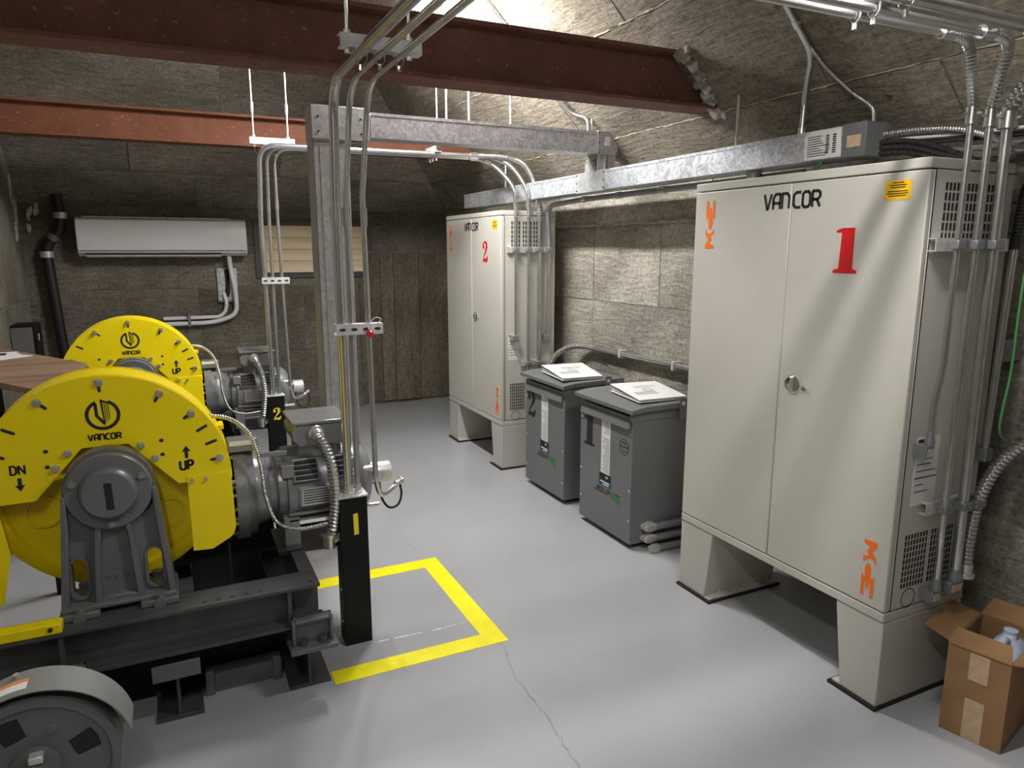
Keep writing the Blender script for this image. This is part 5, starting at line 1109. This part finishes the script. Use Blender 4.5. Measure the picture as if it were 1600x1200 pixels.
# board used as a table, between the machines, with papers
tb = thing('work_table', 'weathered plywood board table between the two hoist machines', 'table', (-.75, 4.4, 0))
bp = [(-.423, 4.413), (-1.02, 5.42), (-1.03, 4.42), (-.725, 3.911), (-.46, 3.50)]
B().prism(bp, V((0, 0, .972)), X_, Y_, V((0, 0, .028))).build('table_top', m_ply, tb, .002)
for x, y in ((-.50, 4.30), (-.98, 5.2), (-.98, 4.45), (-.56, 3.75)): B().box(x-.02, x+.02, y-.02, y+.02, 0, .972).build('leg', m_black, tb)
B().box(-.985, -.965, 4.45, 5.2, .90, .94).build('rail', m_black, tb)
for k, (dx, dy, rot) in enumerate(((0, 0, .3), (.03, -.05, .7), (-.04, .09, .1))):
    c = V((-.92+dx, 4.86+dy, 1.0005+.0016*k)); u = V((math.cos(rot), math.sin(rot), 0)); v = V((-u.y, u.x, 0))
    o = B().obox(c-u*.14-v*.10, u*.28, v*.20, V((0, 0, .0012))).build('paper_sheet', m_paper, smooth=0); tag(o, ['lowest white paper sheet on the plywood table, mostly covered', 'middle white paper sheet in the loose pile on the plywood table', 'topmost white paper sheet with a black print, on the plywood table'][k], 'paper', 'papers on the plywood table')
    if k == 2: B().obox(c-u*.03-v*.06+V((0, 0, .0013)), u*.12, v*.10, V((0, 0, .0006))).build('print', m_ink, o, smooth=0)
for k in range(2):
    c = flex_path([V((-.93+.1*k, 4.30, .93)), V((-.95+.1*k, 4.25, .80)), V((-.90+.1*k, 4.2, .62)), V((-.97+.1*k, 4.2, .40)), V((-.92+.1*k, 4.22, .05))], .014).build('flexible_conduit', m_flex)
    tag(c, ['left ribbed hose hanging under the plywood table', 'right ribbed hose hanging under the plywood table'][k], 'conduit', 'hoses under the table')

# ------------------------------------------------------------------ governor wheel, yellow bar
gv = thing('governor', 'dark grey governor wheel under a light grey curved cover in the bottom left corner', 'governor', (-.405, 2.1, 0)); GX, GZ, GYv = -.410, .272, 2.0
wh = B().lathe((GX, GYv, GZ), Y_, [(0, .001), (0, .058), (.012, .062), (.010, .172), (0, .178), (0, .2005), (.01, .2045), (.03, .192), (.05, .2045), (.06, .2045), (.06, .001)], 56, False).build('wheel', m_mach, gv)
for a in (110, 20, 200, 290):
    a = math.radians(a); ca, sa = math.cos(a), math.sin(a)
    pts = [(r*math.cos(a+w_), r*math.sin(a+w_)) for r, w_ in ((.098, -.26), (.155, -.20), (.158, 0), (.155, .20), (.098, .26))]
    B().prism(pts, V((GX, GYv+.0105, GZ)), X_, Z_, V((0, -.001, 0))).build('window', m_gap, wh, smooth=0)
for a in (65, 155, 245, 335):
    a = math.radians(a); c = V((GX+.112*math.cos(a), GYv+.011, GZ+.112*math.sin(a))); B().lathe(c, FRY, [(0, .014), (.004, .012), (.005, 0)], 16).build('boss', m_mach, wh)
hb = B().lathe((GX, GYv+.01, GZ), FRY, [(0, .062), (.02, .058), (.022, .046), (.065, .044), (.068, .03), (.068, .001)], 32).build('hub', m_foot, gv)
B().box(GX-.002, GX+.030, GYv-.045, GYv-.015, GZ+.046, GZ+.066).build('key_block', m_strut, hb, .003)
A = [math.radians(12+158*k/40) for k in range(41)]
b = B(); b.strip([(.222*math.cos(a), .222*math.sin(a)) for a in A], [(.219*math.cos(a), .219*math.sin(a)) for a in A], V((GX+.012, GYv-.012, GZ+.008)), X_, Z_, V((0, .12, 0))); cvr = b.build('cover_band', m_foot, gv); cvr.data.materials[0] = mat('cover_light_grey', (0.21, 0.21, 0.208), .5)
for (z0, z1, m) in ((.012, .030, m_osticker), (.030, .062, m_paper)):
    A2 = [math.radians(92+30*k/10) for k in range(11)]; b = B()
    b.strip([(.2228*math.cos(a), .2228*math.sin(a)) for a in A2], [(.222*math.cos(a), .222*math.sin(a)) for a in A2], V((GX+.012, GYv+.075-z1, GZ+.008)), X_, Z_, V((0, z1-z0, 0))); b.build('warning_sticker', m, cvr, smooth=0)
for a in (100, 112):
    a = math.radians(a); d = V((math.cos(a), 0, math.sin(a))); c = V((GX+.012, GYv+.085, GZ+.008))+d*.222; B().cyl(c, c+d*.010, .008, seg=6).build('nut', m_steel, cvr)
B().box(GX-.16, GX+.13, GYv+.065, GYv+.17, 0, .25).box(GX-.2, GX+.17, GYv+.06, GYv+.20, 0, .02).build('stand', m_black, gv, .004)
t = thing('guard_rail', 'short yellow steel bar lying on the near base frame at the left edge', 'bar', (-.55, 2.5, .41))
B().prism([(-.78, .0), (-.385, .0), (-.385, .026), (-.395, .032), (-.78, .032)], V((0, 2.472, .412)), X_, Z_, V((0, .05, 0))).build('bar', m_yel, t, .002)
B().cyl((-.415, 2.472, .43), (-.415, 2.466, .43), .007, seg=8).build('bolt', m_gap, t)

# ------------------------------------------------------------------ cardboard box and jug
cb = thing('cardboard_box', 'open brown cardboard box with paper tape, at the bottom right corner', 'box', (2.42, 1.25, 0))
a0, a1 = V((2.253, 1.325, 0)), V((2.296, 1.149, 0)); u = (a1-a0); un = u.normalized(); dv = V((-un.y, un.x, 0)); dv = dv if dv.x > 0 else -dv; Dp = .30; Hh = .315; th = .005; UPH = V((0, 0, Hh))
B().obox(a0, u, dv*th, UPH).build('front_panel', m_card, cb, .001)
B().obox(a0+dv*(Dp-th), u, dv*th, UPH).build('back_panel', m_card, cb, .001)
B().obox(a0+dv*th, un*th, dv*(Dp-2*th), UPH).build('side_panel', m_card, cb, .001)
B().obox(a1-un*th+dv*th, un*th, dv*(Dp-2*th), UPH).build('side_panel', m_card, cb, .001)
B().obox(a0+dv*th+un*th+V((0, 0, .002)), u-un*2*th, dv*(Dp-2*th), V((0, 0, th))).build('bottom_panel', m_cardin, cb)
# flaps
def flap(o, e, d, name='flap', inset_=.02):
    o, e, d = V(o), V(e), V(d); n = e.cross(d).normalized()*.004; b = B(); en = e.normalized()*inset_
    b.prism([(0, 0), (1, 0), (1-inset_/e.length, 1), (inset_/e.length, 1)], o, e, d, n); return b.build(name, m_card, cb)
flap(a0+UPH, u, V((0, 0, .05))+dv*.03, inset_=.012)
flap(a0+dv*Dp+UPH, u, V((0, 0, .05))+dv*.05)
flap(a0+UPH+dv*.01, dv*(Dp-.02), -un*.085+V((0, 0, .022)), inset_=.01)
flap(a1+UPH+dv*.01, dv*(Dp-.02), un*.08+V((0, 0, .02)), inset_=.01)
mid = a0+u*.52; tw = un*.056
B().obox(mid-tw*.5+UPH*.68, tw, UPH*.30, -dv*.0008).build('tape', m_tape, cb, smooth=0)
B().obox(mid-tw*.5+V((0, 0, .001)), tw, UPH*.46, -dv*.0008).build('tape', m_tape, cb, smooth=0)
jc = a0+u*.64+dv*.21
jg = thing('plastic_jug', 'pale blue plastic jug standing inside the cardboard box', 'jug', jc+V((0, 0, .008)))
def ring_sq(c, hx, hy, z, rot, n=20):
    out = []
    for k in range(n):
        a = 2*PI*k/n; ca, sa = math.cos(a), math.sin(a); f = (abs(ca)**4+abs(sa)**4)**-.25
        q = V((hx*ca*f, hy*sa*f, 0)); q.rotate(Matrix.Rotation(rot, 3, 'Z')); out.append(c+q+V((0, 0, z)))
    return out
def jug_body(name, prof, m, par):
    b = B(); rot = math.atan2(un.y, un.x)
    for z, hx, hy, ox in prof: b.v += ring_sq(jc+un*ox+V((0, 0, .008)), hx, hy, z, rot)
    n = 20
    for k in range(len(prof)-1):
        for j in range(n): a = k*n+j; q = k*n+(j+1) % n; b.f.append((a, q, q+n, a+n))
    b.f.append(tuple(reversed(range(n)))); b.f.append(tuple(range((len(prof)-1)*n, len(prof)*n))); return b.build(name, m, par)
jug_body('jug_body', [(0, .055, .085, 0), (.02, .06, .09, 0), (.20, .06, .09, 0), (.25, .055, .075, 0), (.285, .04, .05, .0), (.30, .022, .03, .0), (.315, .020, .022, 0)], m_jug, jg)
hc = jc+V((0, 0, .008))
B().rings(spline([hc-dv*.03+V((0, 0, .295)), hc-dv*.075+V((0, 0, .315)), hc-dv*.112+V((0, 0, .285)), hc-dv*.115+V((0, 0, .235)), hc-dv*.085+V((0, 0, .20))], 8), .014, 12).build('handle', m_jug, jg)
B().lathe(hc+V((0, 0, .312)), Z_, [(0, .022), (.014, .022), (.016, .018), (.016, .001)], 18).build('cap', m_jug, jg)
